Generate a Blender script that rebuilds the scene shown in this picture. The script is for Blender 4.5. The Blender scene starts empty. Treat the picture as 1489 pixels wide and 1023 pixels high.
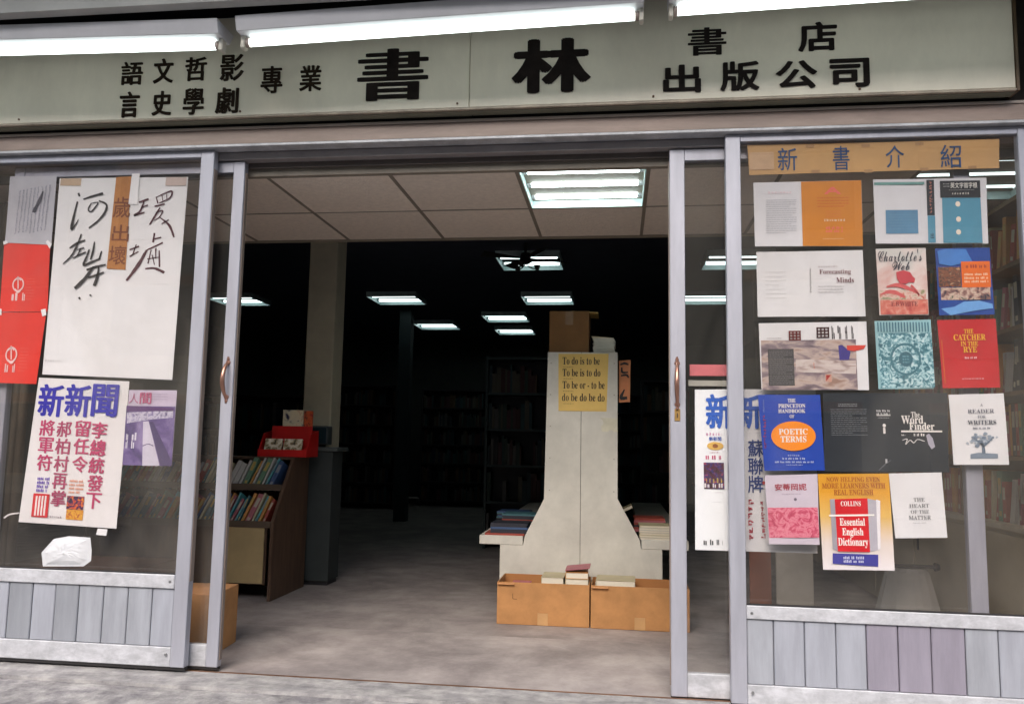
import bpy, bmesh, math, random
import numpy as np
from mathutils import Vector, Matrix
random.seed(7)
S = bpy.context.scene
COL = S.collection

# ------------------------------------------------------------------ camera
FPX, CY, HC, YAW, PITCH, ROLL = 1186.394, 3.5165, 1.0392, .1301, .111, .018
IW, IH = 1489, 1023
fwd = Vector((-math.sin(YAW)*math.cos(PITCH), math.cos(YAW)*math.cos(PITCH), math.sin(PITCH)))
rgt = fwd.cross(Vector((0, 0, 1))).normalized()
upv = rgt.cross(fwd)
R2 = rgt*math.cos(ROLL)+upv*math.sin(ROLL)
U2 = -rgt*math.sin(ROLL)+upv*math.cos(ROLL)
C0 = Vector((0, -CY, HC))
cam = bpy.data.objects.new('camera', bpy.data.cameras.new('camera'))
COL.objects.link(cam)
cam.matrix_world = Matrix(((R2.x, U2.x, -fwd.x, C0.x), (R2.y, U2.y, -fwd.y, C0.y), (R2.z, U2.z, -fwd.z, C0.z), (0, 0, 0, 1)))
cam.data.sensor_width = 36
cam.data.lens = FPX/IW*36
cam.data.clip_start = .05
cam.data.clip_end = 500
S.camera = cam

# ------------------------------------------------------------------ light
SUN_EL, SUN_AZ = math.radians(42), math.radians(188)       # azimuth: compass style, behind the camera
w = bpy.data.worlds.new('World'); S.world = w; w.use_nodes = True
nt = w.node_tree
sky = nt.nodes.new('ShaderNodeTexSky'); sky.sky_type = 'NISHITA'; sky.sun_disc = False
sky.sun_elevation = SUN_EL; sky.sun_rotation = SUN_AZ
sky.air_density = 1.0; sky.dust_density = 2.5; sky.ozone_density = .6
bg = nt.nodes['Background']; bg.inputs['Strength'].default_value = .15
nt.links.new(sky.outputs[0], bg.inputs[0])
sun = bpy.data.objects.new('sun', bpy.data.lights.new('sun', 'SUN')); COL.objects.link(sun)
sun.data.energy = 1.5; sun.data.angle = math.radians(40); sun.data.color = (1, .96, .93)
sd = Vector((math.sin(SUN_AZ)*math.cos(SUN_EL), math.cos(SUN_AZ)*math.cos(SUN_EL), math.sin(SUN_EL)))
sun.rotation_euler = sd.to_track_quat('Z', 'Y').to_euler()
S.view_settings.view_transform = 'Standard'; S.view_settings.look = 'None'
S.view_settings.exposure = 1.1; S.view_settings.gamma = 1; S.view_settings.use_curve_mapping = False

def at(u, v, y):
    d = fwd+R2*((u-IW/2)/FPX)-U2*((v-IH/2)/FPX)
    return C0+d*((y+CY)/d.y)
def atz(u, v, z):
    d = fwd+R2*((u-IW/2)/FPX)-U2*((v-IH/2)/FPX)
    return C0+d*((z-HC)/d.z)

# ------------------------------------------------------------------ materials
MATS = {}
def mat(name, rgb, rough=.6, metal=0.0, var=.12, scale=6.0, bump=0.0, bscale=60.0, rgb2=None, emit=None, estr=0, rnd=0.0, stretch=None, spec=None, stain=None):
    if name in MATS: return MATS[name]
    m = bpy.data.materials.new(name); m.use_nodes = True; MATS[name] = m
    t = m.node_tree; n = t.nodes; b = n['Principled BSDF']
    b.inputs['Roughness'].default_value = rough; b.inputs['Metallic'].default_value = metal
    if spec is not None: b.inputs['Specular IOR Level'].default_value = spec
    tc = n.new('ShaderNodeTexCoord'); mp = n.new('ShaderNodeMapping')
    t.links.new(tc.outputs['Object'], mp.inputs[0])
    if stretch: mp.inputs['Scale'].default_value = stretch
    nz = n.new('ShaderNodeTexNoise'); nz.inputs['Scale'].default_value = scale; nz.inputs['Detail'].default_value = 5
    nz.inputs['Roughness'].default_value = .65
    t.links.new(mp.outputs[0], nz.inputs['Vector'])
    cr = n.new('ShaderNodeValToRGB')
    a = [max(0, c*(1-var)) for c in rgb]; c2 = rgb2 or [min(1, c*(1+var)) for c in rgb]
    cr.color_ramp.elements[0].position = .35; cr.color_ramp.elements[1].position = .65
    cr.color_ramp.elements[0].color = (*a, 1); cr.color_ramp.elements[1].color = (*c2, 1)
    t.links.new(nz.outputs['Fac'], cr.inputs[0])
    out = cr.outputs[0]
    if rnd:
        oi = n.new('ShaderNodeObjectInfo'); mr = n.new('ShaderNodeMapRange')
        mr.inputs[3].default_value = 1-rnd; mr.inputs[4].default_value = 1+rnd
        t.links.new(oi.outputs['Random'], mr.inputs[0])
        hs = n.new('ShaderNodeHueSaturation'); t.links.new(out, hs.inputs['Color']); t.links.new(mr.outputs[0], hs.inputs['Value'])
        out = hs.outputs[0]
    if stain:
        sc_, amt, st_ = stain
        m3 = n.new('ShaderNodeMapping'); m3.inputs['Scale'].default_value = st_; t.links.new(tc.outputs['Object'], m3.inputs[0])
        n3 = n.new('ShaderNodeTexNoise'); n3.inputs['Scale'].default_value = sc_; n3.inputs['Detail'].default_value = 7; n3.inputs['Roughness'].default_value = .75; n3.inputs['Distortion'].default_value = .4
        t.links.new(m3.outputs[0], n3.inputs['Vector'])
        r3 = n.new('ShaderNodeMapRange'); r3.inputs[1].default_value = .38; r3.inputs[2].default_value = .62; r3.inputs[3].default_value = 1-amt; r3.inputs[4].default_value = 1.0
        t.links.new(n3.outputs['Fac'], r3.inputs[0])
        h3 = n.new('ShaderNodeHueSaturation'); t.links.new(out, h3.inputs['Color']); t.links.new(r3.outputs[0], h3.inputs['Value']); out = h3.outputs[0]
    t.links.new(out, b.inputs['Base Color'])
    if bump:
        n2 = n.new('ShaderNodeTexNoise'); n2.inputs['Scale'].default_value = bscale; n2.inputs['Detail'].default_value = 4
        t.links.new(mp.outputs[0], n2.inputs['Vector'])
        bp = n.new('ShaderNodeBump'); bp.inputs['Strength'].default_value = bump; bp.inputs['Distance'].default_value = .01
        t.links.new(n2.outputs['Fac'], bp.inputs['Height']); t.links.new(bp.outputs[0], b.inputs['Normal'])
    if emit:
        b.inputs['Emission Color'].default_value = (*emit, 1); b.inputs['Emission Strength'].default_value = estr
    return m
def srgb(r, g, b):
    f = lambda c: ((c/255+.055)/1.055)**2.4 if c > 10 else c/255/12.92
    return (f(r), f(g), f(b))
def ink(r, g, b, rough=.55):
    return mat('print_%d_%d_%d' % (r, g, b), srgb(r, g, b), rough, var=.06, scale=20)

def glass_mat(name, dust, tint):  # dust: patchy pale film that paints a bright veil over the panes
    m = bpy.data.materials.new(name); m.use_nodes = True; t = m.node_tree; n = t.nodes
    n.remove(n['Principled BSDF']); out = n['Material Output']
    tr = n.new('ShaderNodeBsdfTransparent'); tr.inputs[0].default_value = (*tint, 1)
    gl = n.new('ShaderNodeBsdfGlossy'); gl.inputs['Roughness'].default_value = .015; gl.inputs[0].default_value = (.9, .9, .9, 1)
    lw = n.new('ShaderNodeLayerWeight'); lw.inputs['Blend'].default_value = .5
    pw = n.new('ShaderNodeMath'); pw.operation = 'POWER'; pw.inputs[1].default_value = 5; t.links.new(lw.outputs['Facing'], pw.inputs[0])
    fr = n.new('ShaderNodeMath'); fr.operation = 'MULTIPLY_ADD'; fr.inputs[1].default_value = .94; fr.inputs[2].default_value = .045; t.links.new(pw.outputs[0], fr.inputs[0])
    mx = n.new('ShaderNodeMixShader'); t.links.new(fr.outputs[0], mx.inputs[0]); t.links.new(tr.outputs[0], mx.inputs[1]); t.links.new(gl.outputs[0], mx.inputs[2])
    df = n.new('ShaderNodeBsdfDiffuse'); df.inputs[0].default_value = (.55, .5, .42, 1)
    tc = n.new('ShaderNodeTexCoord'); mp = n.new('ShaderNodeMapping'); mp.inputs['Scale'].default_value = (1, 1, .6); mp.inputs['Rotation'].default_value = (0, .9, 0)
    nz = n.new('ShaderNodeTexNoise'); nz.inputs['Scale'].default_value = 2.2; nz.inputs['Detail'].default_value = 6; nz.inputs['Distortion'].default_value = 1.2
    t.links.new(tc.outputs['Object'], mp.inputs[0]); t.links.new(mp.outputs[0], nz.inputs[0])
    mr = n.new('ShaderNodeMapRange'); mr.inputs[1].default_value = .35; mr.inputs[2].default_value = .8; mr.inputs[3].default_value = dust*.3; mr.inputs[4].default_value = dust*2.6
    t.links.new(nz.outputs['Fac'], mr.inputs[0])
    m2 = n.new('ShaderNodeMixShader'); t.links.new(mr.outputs[0], m2.inputs[0]); t.links.new(mx.outputs[0], m2.inputs[1]); t.links.new(df.outputs[0], m2.inputs[2])
    t.links.new(m2.outputs[0], out.inputs[0])
    return m

ALU = mat('anodised_aluminium', (.40, .40, .445), .42, .35, var=.10, scale=3, bump=.05, bscale=30, stretch=(4, 4, .6))
ALUW = mat('worn_aluminium', (.55, .55, .57), .5, .2, stain=(14, .25, (1, 1, 2)), var=.14, scale=9, bump=.08, bscale=60)
PLK = [mat('plank_pale', (.35, .36, .40), .5, .2, var=.10, scale=4, stretch=(5, 5, .7), bump=.1, bscale=25),
       mat('plank_grey', (.27, .28, .305), .5, .2, var=.10, scale=4, stretch=(5, 5, .7), bump=.1, bscale=25),
       mat('plank_mauve', (.29, .265, .315), .5, .25, var=.10, scale=4, stretch=(5, 5, .7), bump=.1, bscale=25),
       mat('plank_mid', (.33, .34, .37), .5, .2, var=.12, scale=4, stretch=(5, 5, .7), bump=.1, bscale=25)]
RUB = mat('black_rubber', (.015, .013, .013), .7)
BRNZ = mat('bronze_rail', (.28, .13, .06), .35, .7)
COPPER = mat('copper_handle', (.42, .22, .16), .3, .8)
GLASS = glass_mat('veiled_glass', .024, (.96, .95, .95))
GLASS2 = glass_mat('thin_veil_glass', .02, (.96, .96, .96))
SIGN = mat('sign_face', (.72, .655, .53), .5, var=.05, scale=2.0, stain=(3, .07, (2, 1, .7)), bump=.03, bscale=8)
SIGNL = mat('sign_letter_black', (.014, .010, .009), .8, var=.3, scale=12, spec=.1)
SIGNC = mat('sign_calligraphy_brown', (.020, .012, .007), .8, var=.3, scale=12, spec=.1)
TRIM = mat('sign_trim', (.40, .33, .25), .5, stain=(6, .4, (1, 1, 1)))
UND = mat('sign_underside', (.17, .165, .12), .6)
HEAD = mat('header_beige_metal', (.36, .27, .225), .5, .1, stain=(4, .25, (.5, 1, 3)), var=.08, scale=2, stretch=(.5, 4, 6))
HEADL = mat('header_light_strip', (.45, .38, .33), .5, .1)
PAPER = mat('white_paper', (.85, .85, .84), .7, var=.03, scale=3, bump=.15, bscale=6)
FLOOR = mat('cement_floor', (.34, .29, .275), .65, var=.22, scale=3.2, bump=.2, bscale=45, rgb2=(.42, .37, .345), stain=(2.2, .30, (1, 1, 1)))
APRON = mat('concrete_apron', (.24, .225, .235), .85, var=.15, scale=11, bump=.5, bscale=60, rgb2=(.46, .44, .42), stain=(5, .45, (1, 1, 1)))
CARD = mat('carton_board', (.40, .19, .065), .75, var=.14, scale=7, bump=.05, bscale=30)
CARDI = mat('carton_inside', (.36, .15, .045), .8, var=.07, scale=5)
CARDP = mat('carton_pale', (.56, .27, .11), .8, var=.07)
ENDW = mat('painted_board_white', (.56, .53, .46), .5, stain=(5, .08, (1, 1, .7)), var=.12, scale=3, bump=.06, bscale=9)
WOOD = mat('dark_brown_wood', (.10, .055, .032), .55, var=.25, scale=4, stretch=(6, 6, 1), bump=.05)
DARK = mat('dark_stained_wood', (.02, .018, .02), .6, var=.3)
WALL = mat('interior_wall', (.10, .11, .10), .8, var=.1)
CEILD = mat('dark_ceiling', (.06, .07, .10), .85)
TILE = mat('ceiling_tile', (.88, .78, .67), .9, var=.06, scale=30, bump=.5, bscale=90, rnd=.05)
TBAR = mat('ceiling_grid', (.28, .24, .19), .6)
COLM = mat('column_plaster', (.62, .58, .43), .8, var=.08)
TUBE = mat('lamp_tube_white', (.9, .95, .95), .4, emit=(.88, 1, .97), estr=2.0)
TUBEI = mat('inside_lamp_tube', (.9, .95, .95), .4, emit=(.80, 1, .98), estr=1.5)
LAMPW = mat('lamp_housing_white', (.62, .62, .64), .45, var=.05)
LAMPR = mat('lamp_reflector', (.70, .88, .88), .35, var=.03)
CAP = mat('lamp_end_cap', (.40, .32, .28), .5)
SOCK = mat('lamp_socket_white', (.60, .57, .48), .5)
PGS = mat('page_edges', (.66, .60, .48), .8, var=.1, scale=60, stretch=(1, 1, 20))

# ------------------------------------------------------------------ mesh helpers
class MB:
    def __init__(s): s.v = []; s.f = []; s.mi = []
    def quad(s, a, b, c, d, mi=0):
        i = len(s.v); s.v += [tuple(a), tuple(b), tuple(c), tuple(d)]; s.f.append((i, i+1, i+2, i+3)); s.mi.append(mi)
    def box(s, x0, x1, y0, y1, z0, z1, rot=None, c=None, mi=0):
        i = len(s.v)
        P = [(x0, y0, z0), (x1, y0, z0), (x1, y1, z0), (x0, y1, z0), (x0, y0, z1), (x1, y0, z1), (x1, y1, z1), (x0, y1, z1)]
        if rot is not None:
            c = Vector(c or (0, 0, 0)); P = [tuple(rot @ (Vector(p)-c)+c) for p in P]
        s.v += P
        for f in ((0, 3, 2, 1), (4, 5, 6, 7), (0, 1, 5, 4), (1, 2, 6, 5), (2, 3, 7, 6), (3, 0, 4, 7)):
            s.f.append(tuple(i+k for k in f)); s.mi.append(mi)
        return s
    def cyl(s, a, b, r, n=12, r2=None, mi=0):
        a = Vector(a); b = Vector(b); d = (b-a).normalized(); r2 = r if r2 is None else r2
        e = d.orthogonal().normalized(); g = d.cross(e); i = len(s.v)
        for k in range(n):
            t = 2*math.pi*k/n; o = e*math.cos(t)+g*math.sin(t)
            s.v.append(tuple(a+o*r)); s.v.append(tuple(b+o*r2))
        for k in range(n):
            j = (k+1) % n
            s.f.append((i+2*k, i+2*j, i+2*j+1, i+2*k+1)); s.mi.append(mi)
        s.f.append(tuple(i+2*k for k in reversed(range(n)))); s.f.append(tuple(i+2*k+1 for k in range(n))); s.mi += [mi, mi]
        return s
    def loft(s, pts, rad, n=12, mi=0):
        i0 = len(s.v)
        for k, p in enumerate(pts):
            d = (pts[min(k+1, len(pts)-1)]-pts[max(k-1, 0)]).normalized(); e = Vector((1, 0, 0)); e = (e-d*e.dot(d)).normalized(); g = d.cross(e)
            for q in range(n): t = 2*math.pi*q/n; s.v.append(tuple(p+(e*math.cos(t)+g*math.sin(t))*rad[k]))
        for k in range(len(pts)-1):
            for q in range(n):
                r = (q+1) % n; s.f.append((i0+k*n+q, i0+k*n+r, i0+(k+1)*n+r, i0+(k+1)*n+q)); s.mi.append(mi)
        return s
    def prism(s, pts, ax, a0, a1, mi=0):
        # polygon pts (p,q) extruded on axis ax ('x': p,q = y,z ; 'y': p,q = x,z ; 'z': p,q = x,y)
        i = len(s.v); n = len(pts)
        def P(p, q, a): return {'x': (a, p, q), 'y': (p, a, q), 'z': (p, q, a)}[ax]
        s.v += [P(p, q, a0) for p, q in pts]+[P(p, q, a1) for p, q in pts]
        s.f.append(tuple(range(i, i+n))); s.f.append(tuple(range(i+2*n-1, i+n-1, -1))); s.mi += [mi, mi]
        for k in range(n):
            j = (k+1) % n; s.f.append((i+k, i+n+k, i+n+j, i+j)); s.mi.append(mi)
        return s
    def tube(s, pts, r, n=8, mi=0):
        for a, b in zip(pts[:-1], pts[1:]): s.cyl(a, b, r, n, mi=mi)
        return s
    def mesh(s, name, mats, bevel=0, smooth=False, origin=None):
        me = bpy.data.meshes.new(name)
        v = s.v
        if origin is not None: v = [(p[0]-origin[0], p[1]-origin[1], p[2]-origin[2]) for p in v]
        me.from_pydata(v, [], s.f)
        for m in (mats if isinstance(mats, (list, tuple)) else [mats]): me.materials.append(m)
        me.polygons.foreach_set('material_index', s.mi)
        bm = bmesh.new(); bm.from_mesh(me); bmesh.ops.recalc_face_normals(bm, faces=bm.faces)
        if bevel: bmesh.ops.bevel(bm, geom=bm.edges[:], offset=bevel, segments=1, affect='EDGES', profile=.5)
        bm.to_mesh(me); bm.free()
        if smooth:
            for p in me.polygons: p.use_smooth = len(p.vertices) == 4
        me.update()
        return me
    def build(s, name, mats, parent=None, bevel=0, smooth=False, loc=None):
        """world coordinates in s.v; object origin = parent's origin, or loc/centre"""
        if parent is not None: org = Vector(parent['org'])
        elif loc is not None: org = Vector(loc)
        else:
            xs = np.array(s.v); org = Vector(((xs[:, 0].min()+xs[:, 0].max())/2, (xs[:, 1].min()+xs[:, 1].max())/2, xs[:, 2].min()))
        o = bpy.data.objects.new(name, s.mesh(name, mats, bevel, smooth, org))
        COL.objects.link(o)
        if parent is not None: o.parent = parent
        else: o.location = org
        o['org'] = tuple(org)
        return o

def tag(o, label, cat=None, group=None):
    o['label'] = label
    if cat: o['category'] = cat
    if group: o['group'] = group
    return o
def structure(o): o['kind'] = 'structure'; return o
def empty(name, loc, label, cat, group=None):
    e = bpy.data.objects.new(name, None); COL.objects.link(e); e.location = loc; e.empty_display_size = .05
    e['org'] = tuple(loc); return tag(e, label, cat, group)
def dup(root, loc, rot=None, label=None):
    r = root.copy(); COL.objects.link(r); r.location = loc
    if rot is not None: r.rotation_euler = rot
    if label: r['label'] = label
    for ch in list(root.children):
        c = ch.copy(); COL.objects.link(c); c.parent = r
        for g in ch.children:
            d = g.copy(); COL.objects.link(d); d.parent = c
    return r
def B(*a, **k): return MB().box(*a, **k)

# ------------------------------------------------------------------ text
_tc = {}
BOLDSERIF = {}
for i in range(26):
    BOLDSERIF[chr(65+i)] = chr(0x1D400+i); BOLDSERIF[chr(97+i)] = chr(0x1D41A+i)
SCRIPT = {}
for i in range(26):
    SCRIPT[chr(65+i)] = chr(0x1D4D0+i); SCRIPT[chr(97+i)] = chr(0x1D4EA+i)
def glyphs(text, off=0.0, style=None, ext=0.0, space=1.0):
    key = (text, off, style, ext, space)
    if key in _tc: return _tc[key]
    t = text
    if style == 'serif': t = ''.join(BOLDSERIF.get(c, c) for c in text)
    if style == 'script': t = ''.join(SCRIPT.get(c, c) for c in text)
    c = bpy.data.curves.new('t', 'FONT'); c.body = t; c.offset = 0; c.extrude = ext; c.space_character = space; c.resolution_u = 3
    o = bpy.data.objects.new('t', c); COL.objects.link(o)
    dg = bpy.context.evaluated_depsgraph_get(); me = bpy.data.meshes.new_from_object(o.evaluated_get(dg))
    V = np.array([v.co[:] for v in me.vertices]); F = [tuple(p.vertices) for p in me.polygons]
    bpy.data.objects.remove(o); bpy.data.curves.remove(c); bpy.data.meshes.remove(me)
    if off:      # heavier weight: the outline repeated around a small circle, each copy a hair behind the last
        n = len(V); VV = []; FF = []; k = 0; dz = .02 if ext else .12
        for q in range(9):
            ox, oy = off if isinstance(off, tuple) else (off, off); rq = 0 if q == 0 else 1; a = q*math.pi/4
            W_ = V.copy(); W_[:, 0] += rq*ox*math.cos(a); W_[:, 1] += rq*oy*math.sin(a)
            if ext: W_[:, 2] = np.where(W_[:, 2] > 0, W_[:, 2]*(1-.004*q), W_[:, 2])
            else: W_[:, 2] = -q
            VV.append(W_); FF += [tuple(i+q*n for i in f) for f in F]
        V = np.vstack(VV); F = FF
    V[:, 0] = (V[:, 0]-V[:, 0].min())/max(1e-6, np.ptp(V[:, 0])); V[:, 1] = (V[:, 1]-V[:, 1].min())/max(1e-6, np.ptp(V[:, 1]))
    _tc[key] = (V, F); return V, F

class Sheet:
    """a flat paper thing standing in a plane y = const; corners given clockwise from top left"""
    def __init__(s, name, label, cat, quad, y, m, thick=.0012, group=None, curl=.004):
        P = [at(u, v, y) for u, v in quad]
        tl, tr, br, bl = P
        wd = ((tr-tl).length+(br-bl).length)/2; hg = ((bl-tl).length+(br-tr).length)/2
        ex = ((tr-tl)+(br-bl)).normalized(); ez = Vector((-ex.z, 0, ex.x))
        c = (tl+tr+br+bl)/4
        s.y = y; s.c = c; s.ex = ex; s.ez = ez; s.w = wd; s.h = hg; s.k = 1
        s.base = bl
        # the paper keeps the true outline of its four corners, slightly waved
        nx, nz = 8, 8; mb = MB(); ph = random.random()*6
        def pt(i, j, back):
            a = i/nx; b = j/nz
            p = bl*(1-a)*(1-b)+br*a*(1-b)+tl*(1-a)*b+tr*a*b
            wv = curl*(math.sin(a*5+ph)*math.cos(b*4+ph*2)*.5+.5)
            return (p.x, y+wv+(thick if back else 0), p.z)
        s.wave = lambda p: curl
        for i in range(nx):
            for j in range(nz):
                mb.quad(pt(i, j, 0), pt(i+1, j, 0), pt(i+1, j+1, 0), pt(i, j+1, 0))
                mb.quad(pt(i, j, 1), pt(i, j+1, 1), pt(i+1, j+1, 1), pt(i+1, j, 1))
        for i in range(nx):
            mb.quad(pt(i, 0, 0), pt(i, 0, 1), pt(i+1, 0, 1), pt(i+1, 0, 0)); mb.quad(pt(i, nz, 0), pt(i+1, nz, 0), pt(i+1, nz, 1), pt(i, nz, 1))
            mb.quad(pt(0, i, 0), pt(0, i+1, 0), pt(0, i+1, 1), pt(0, i, 1)); mb.quad(pt(nx, i, 0), pt(nx, i, 1), pt(nx, i+1, 1), pt(nx, i+1, 0))
        s.o = mb.build(name, m, smooth=False, loc=(c.x, y, c.z))
        tag(s.o, label, cat, group)
    def loc(s, u, v):
        d = at(u, v, s.y)-s.c
        return d.dot(s.ex), d.dot(s.ez)
    def lay(s, k): return s.y-.0006*k
    def P(s, a, b, k):
        p = s.c+s.ex*a+s.ez*b; return (p.x, s.lay(k), p.z)
    def bb(s, u0, u1, v0, v1):
        cx, cz = s.loc((u0+u1)/2, (v0+v1)/2)
        l = s.loc(u0, (v0+v1)/2)[0]; r = s.loc(u1, (v0+v1)/2)[0]
        b = s.loc((u0+u1)/2, v1)[1]; t = s.loc((u0+u1)/2, v0)[1]
        return cx, cz, abs(r-l), abs(t-b)
    def rect(s, name, u0, u1, v0, v1, m, k=1, label=None):
        cx, cz, ww, hh = s.bb(u0, u1, v0, v1); mb = MB()
        mb.quad(s.P(cx-ww/2, cz-hh/2, k), s.P(cx+ww/2, cz-hh/2, k), s.P(cx+ww/2, cz+hh/2, k), s.P(cx-ww/2, cz+hh/2, k))
        o = mb.build(name, m, s.o)
        if label: o['label'] = label
        return o
    def poly(s, name, pts, m, k=1):
        mb = MB(); L = [s.P(*s.loc(u, v), k) for u, v in pts]
        mb.v += L; mb.f.append(tuple(range(len(L)))); mb.mi.append(0)
        return mb.build(name, m, s.o)
    def ellipse(s, name, u0, u1, v0, v1, m, k=1, r0=0):
        cx, cz, ww, hh = s.bb(u0, u1, v0, v1); mb = MB(); n = 40
        for i in range(n):
            a, b = 2*math.pi*i/n, 2*math.pi*(i+1)/n
            e = lambda t, q: s.P(cx+ww/2*q*math.cos(t), cz+hh/2*q*math.sin(t), k)
            mb.quad(e(a, r0), e(b, r0), e(b, 1), e(a, 1))
        return mb.build(name, m, s.o)
    def text(s, txt, u0, u1, v0, v1, m, k=2, off=.0, style=None, name='lettering', shear=0):
        V, F = glyphs(txt, off, style); cx, cz, ww, hh = s.bb(u0, u1, v0, v1)
        mb = MB(); mb.v = [s.P(cx+(x-.5)*ww+(yy-.5)*shear*hh, cz+(yy-.5)*hh, k+min(0, zq)*.06) for x, yy, zq in V]; mb.f = list(F); mb.mi = [0]*len(F)
        return mb.build(name, m, s.o)
    def greek(s, u0, u1, v0, v1, rows, m, k=2, fill=.5, vert=False, name='small_print', word=.10):
        """lines of print too small to read: one mesh of word-sized marks"""
        cx, cz, ww, hh = s.bb(u0, u1, v0, v1); mb = MB()
        if vert:
            for c in range(rows):
                x = cx-ww/2+(c+.5)*ww/rows; z = cz+hh/2; cw = ww/rows*fill
                while z > cz-hh/2+cw*.5:
                    for q in range(3):
                        a = random.uniform(-.5, .1)*cw; b = a+random.uniform(.3, .6)*cw; zz = z-random.uniform(.05, .85)*cw
                        mb.quad(s.P(x+a, zz-cw*.1, k), s.P(x+b, zz-cw*.1, k), s.P(x+b, zz+cw*.1, k), s.P(x+a, zz+cw*.1, k))
                    a = random.uniform(-.3, .3)*cw
                    mb.quad(s.P(x+a-cw*.08, z-cw*.9, k), s.P(x+a+cw*.08, z-cw*.9, k), s.P(x+a+cw*.08, z-cw*.05, k), s.P(x+a-cw*.08, z-cw*.05, k))
                    z -= cw*1.15
        else:
            for r in range(rows):
                z = cz+hh/2-(r+.5)*hh/rows; lh = hh/rows*fill/2; x = cx-ww/2; end = cx+ww/2*(1 if r % 4 != 3 or rows < 4 else random.uniform(.2, .9))
                while x < end:
                    l = min(random.uniform(.4, 1.3)*word*ww, end-x)
                    # a word: several letter-like ticks
                    n = max(2, int(l/(lh*.9)))
                    for q in range(n):
                        a = x+q*l/n; ht = lh*random.choice((.6, .7, 1.0))
                        mb.quad(s.P(a, z-lh*.7, k), s.P(a+l/n*.62, z-lh*.7, k), s.P(a+l/n*.62, z+ht, k), s.P(a, z+ht, k))
                    x += l+.008*ww+lh*.8
        return mb.build(name, m, s.o)
    def brush(s, strokes, m, k=2, name='brush_stroke'):
        """strokes: lists of (u, v, width_px)"""
        for st in strokes:
            mb = MB(); P = []
            for i in range(len(st)-1):       # catmull-ish subdivision
                p0 = st[max(0, i-1)]; p1 = st[i]; p2 = st[i+1]; p3 = st[min(len(st)-1, i+2)]
                for j in range(6):
                    t = j/6
                    P.append(tuple(.5*((2*p1[q])+(-p0[q]+p2[q])*t+(2*p0[q]-5*p1[q]+4*p2[q]-p3[q])*t*t+(-p0[q]+3*p1[q]-3*p2[q]+p3[q])*t**3) for q in range(3)))
            P.append(st[-1]); L = []
            for i, (u, v, wd) in enumerate(P):
                a = P[max(0, i-1)]; b = P[min(len(P)-1, i+1)]; dx, dy = b[0]-a[0], b[1]-a[1]; l = math.hypot(dx, dy) or 1
                wd = max(.25, wd)*random.uniform(.85, 1.12)/2; nx, ny = -dy/l*wd, dx/l*wd
                L.append((s.P(*s.loc(u+nx, v+ny), k), s.P(*s.loc(u-nx, v-ny), k)))
            for (a, b), (c, d) in zip(L[:-1], L[1:]): mb.quad(a, b, d, c)
            mb.build(name, m, s.o)

def splotch(name, cols, scale, seed=0, detail=4, voronoi=False, dist=0.6, stretch=None):
    """a printed picture: ramp of inks over noise"""
    m = bpy.data.materials.new(name); m.use_nodes = True; t = m.node_tree; n = t.nodes; b = n['Principled BSDF']; b.inputs['Roughness'].default_value = .5
    tc = n.new('ShaderNodeTexCoord'); mp = n.new('ShaderNodeMapping'); mp.inputs['Location'].default_value = (seed*3.7, seed, seed*1.3)
    if stretch: mp.inputs['Scale'].default_value = stretch
    t.links.new(tc.outputs['Object'], mp.inputs[0])
    if voronoi:
        nz = n.new('ShaderNodeTexVoronoi'); nz.feature = 'DISTANCE_TO_EDGE'; nz.inputs['Scale'].default_value = scale; o = nz.outputs['Distance']
        ml = n.new('ShaderNodeMath'); ml.operation = 'MULTIPLY'; ml.inputs[1].default_value = 2.2; t.links.new(mp.outputs[0], nz.inputs['Vector']); t.links.new(o, ml.inputs[0]); o = ml.outputs[0]
    else:
        nz = n.new('ShaderNodeTexNoise'); nz.inputs['Scale'].default_value = scale; nz.inputs['Detail'].default_value = detail; nz.inputs['Distortion'].default_value = dist
        o = nz.outputs['Fac']; t.links.new(mp.outputs[0], nz.inputs['Vector'])
    cr = n.new('ShaderNodeValToRGB'); r = cr.color_ramp
    lo, hi = (0.0, .7) if voronoi else (.33, .68)
    for i, c in enumerate(cols):
        p = lo+(hi-lo)*i/(len(cols)-1)
        e = r.elements[i] if i < 2 else r.elements.new(p)
        e.position = p; e.color = (*srgb(*c), 1)
    # elements were positioned in increasing order
    t.links.new(o, cr.inputs[0]); t.links.new(cr.outputs[0], b.inputs['Base Color'])
    return m
def ramp_z(name, stops, h):
    m = bpy.data.materials.new(name); m.use_nodes = True; t = m.node_tree; n = t.nodes; b = n['Principled BSDF']; b.inputs['Roughness'].default_value = .45
    tc = n.new('ShaderNodeTexCoord'); sp = n.new('ShaderNodeSeparateXYZ'); t.links.new(tc.outputs['Generated'], sp.inputs[0])
    cr = n.new('ShaderNodeValToRGB'); t.links.new(sp.outputs['Z'], cr.inputs[0])
    for i, (p, c) in enumerate(stops):
        e = cr.color_ramp.elements[i] if i < 2 else cr.color_ramp.elements.new(p)
        e.position = p; e.color = (*srgb(*c), 1)
    t.links.new(cr.outputs[0], b.inputs['Base Color']); return m

# ================================================================== SETTING
structure(B(-3.6, 2.4, .05, 1.0, -.2, 0).build('floor_front', FLOOR))
bpy.data.objects['floor_front'].name = 'shop_floor'
structure(B(-6.6, 2.4, 1.002, 11.5, -.2, -.001).build('shop_floor', FLOOR))
structure(B(-8, 8, -1.6, .048, -.35, -.012).build('concrete_apron', APRON))
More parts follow.
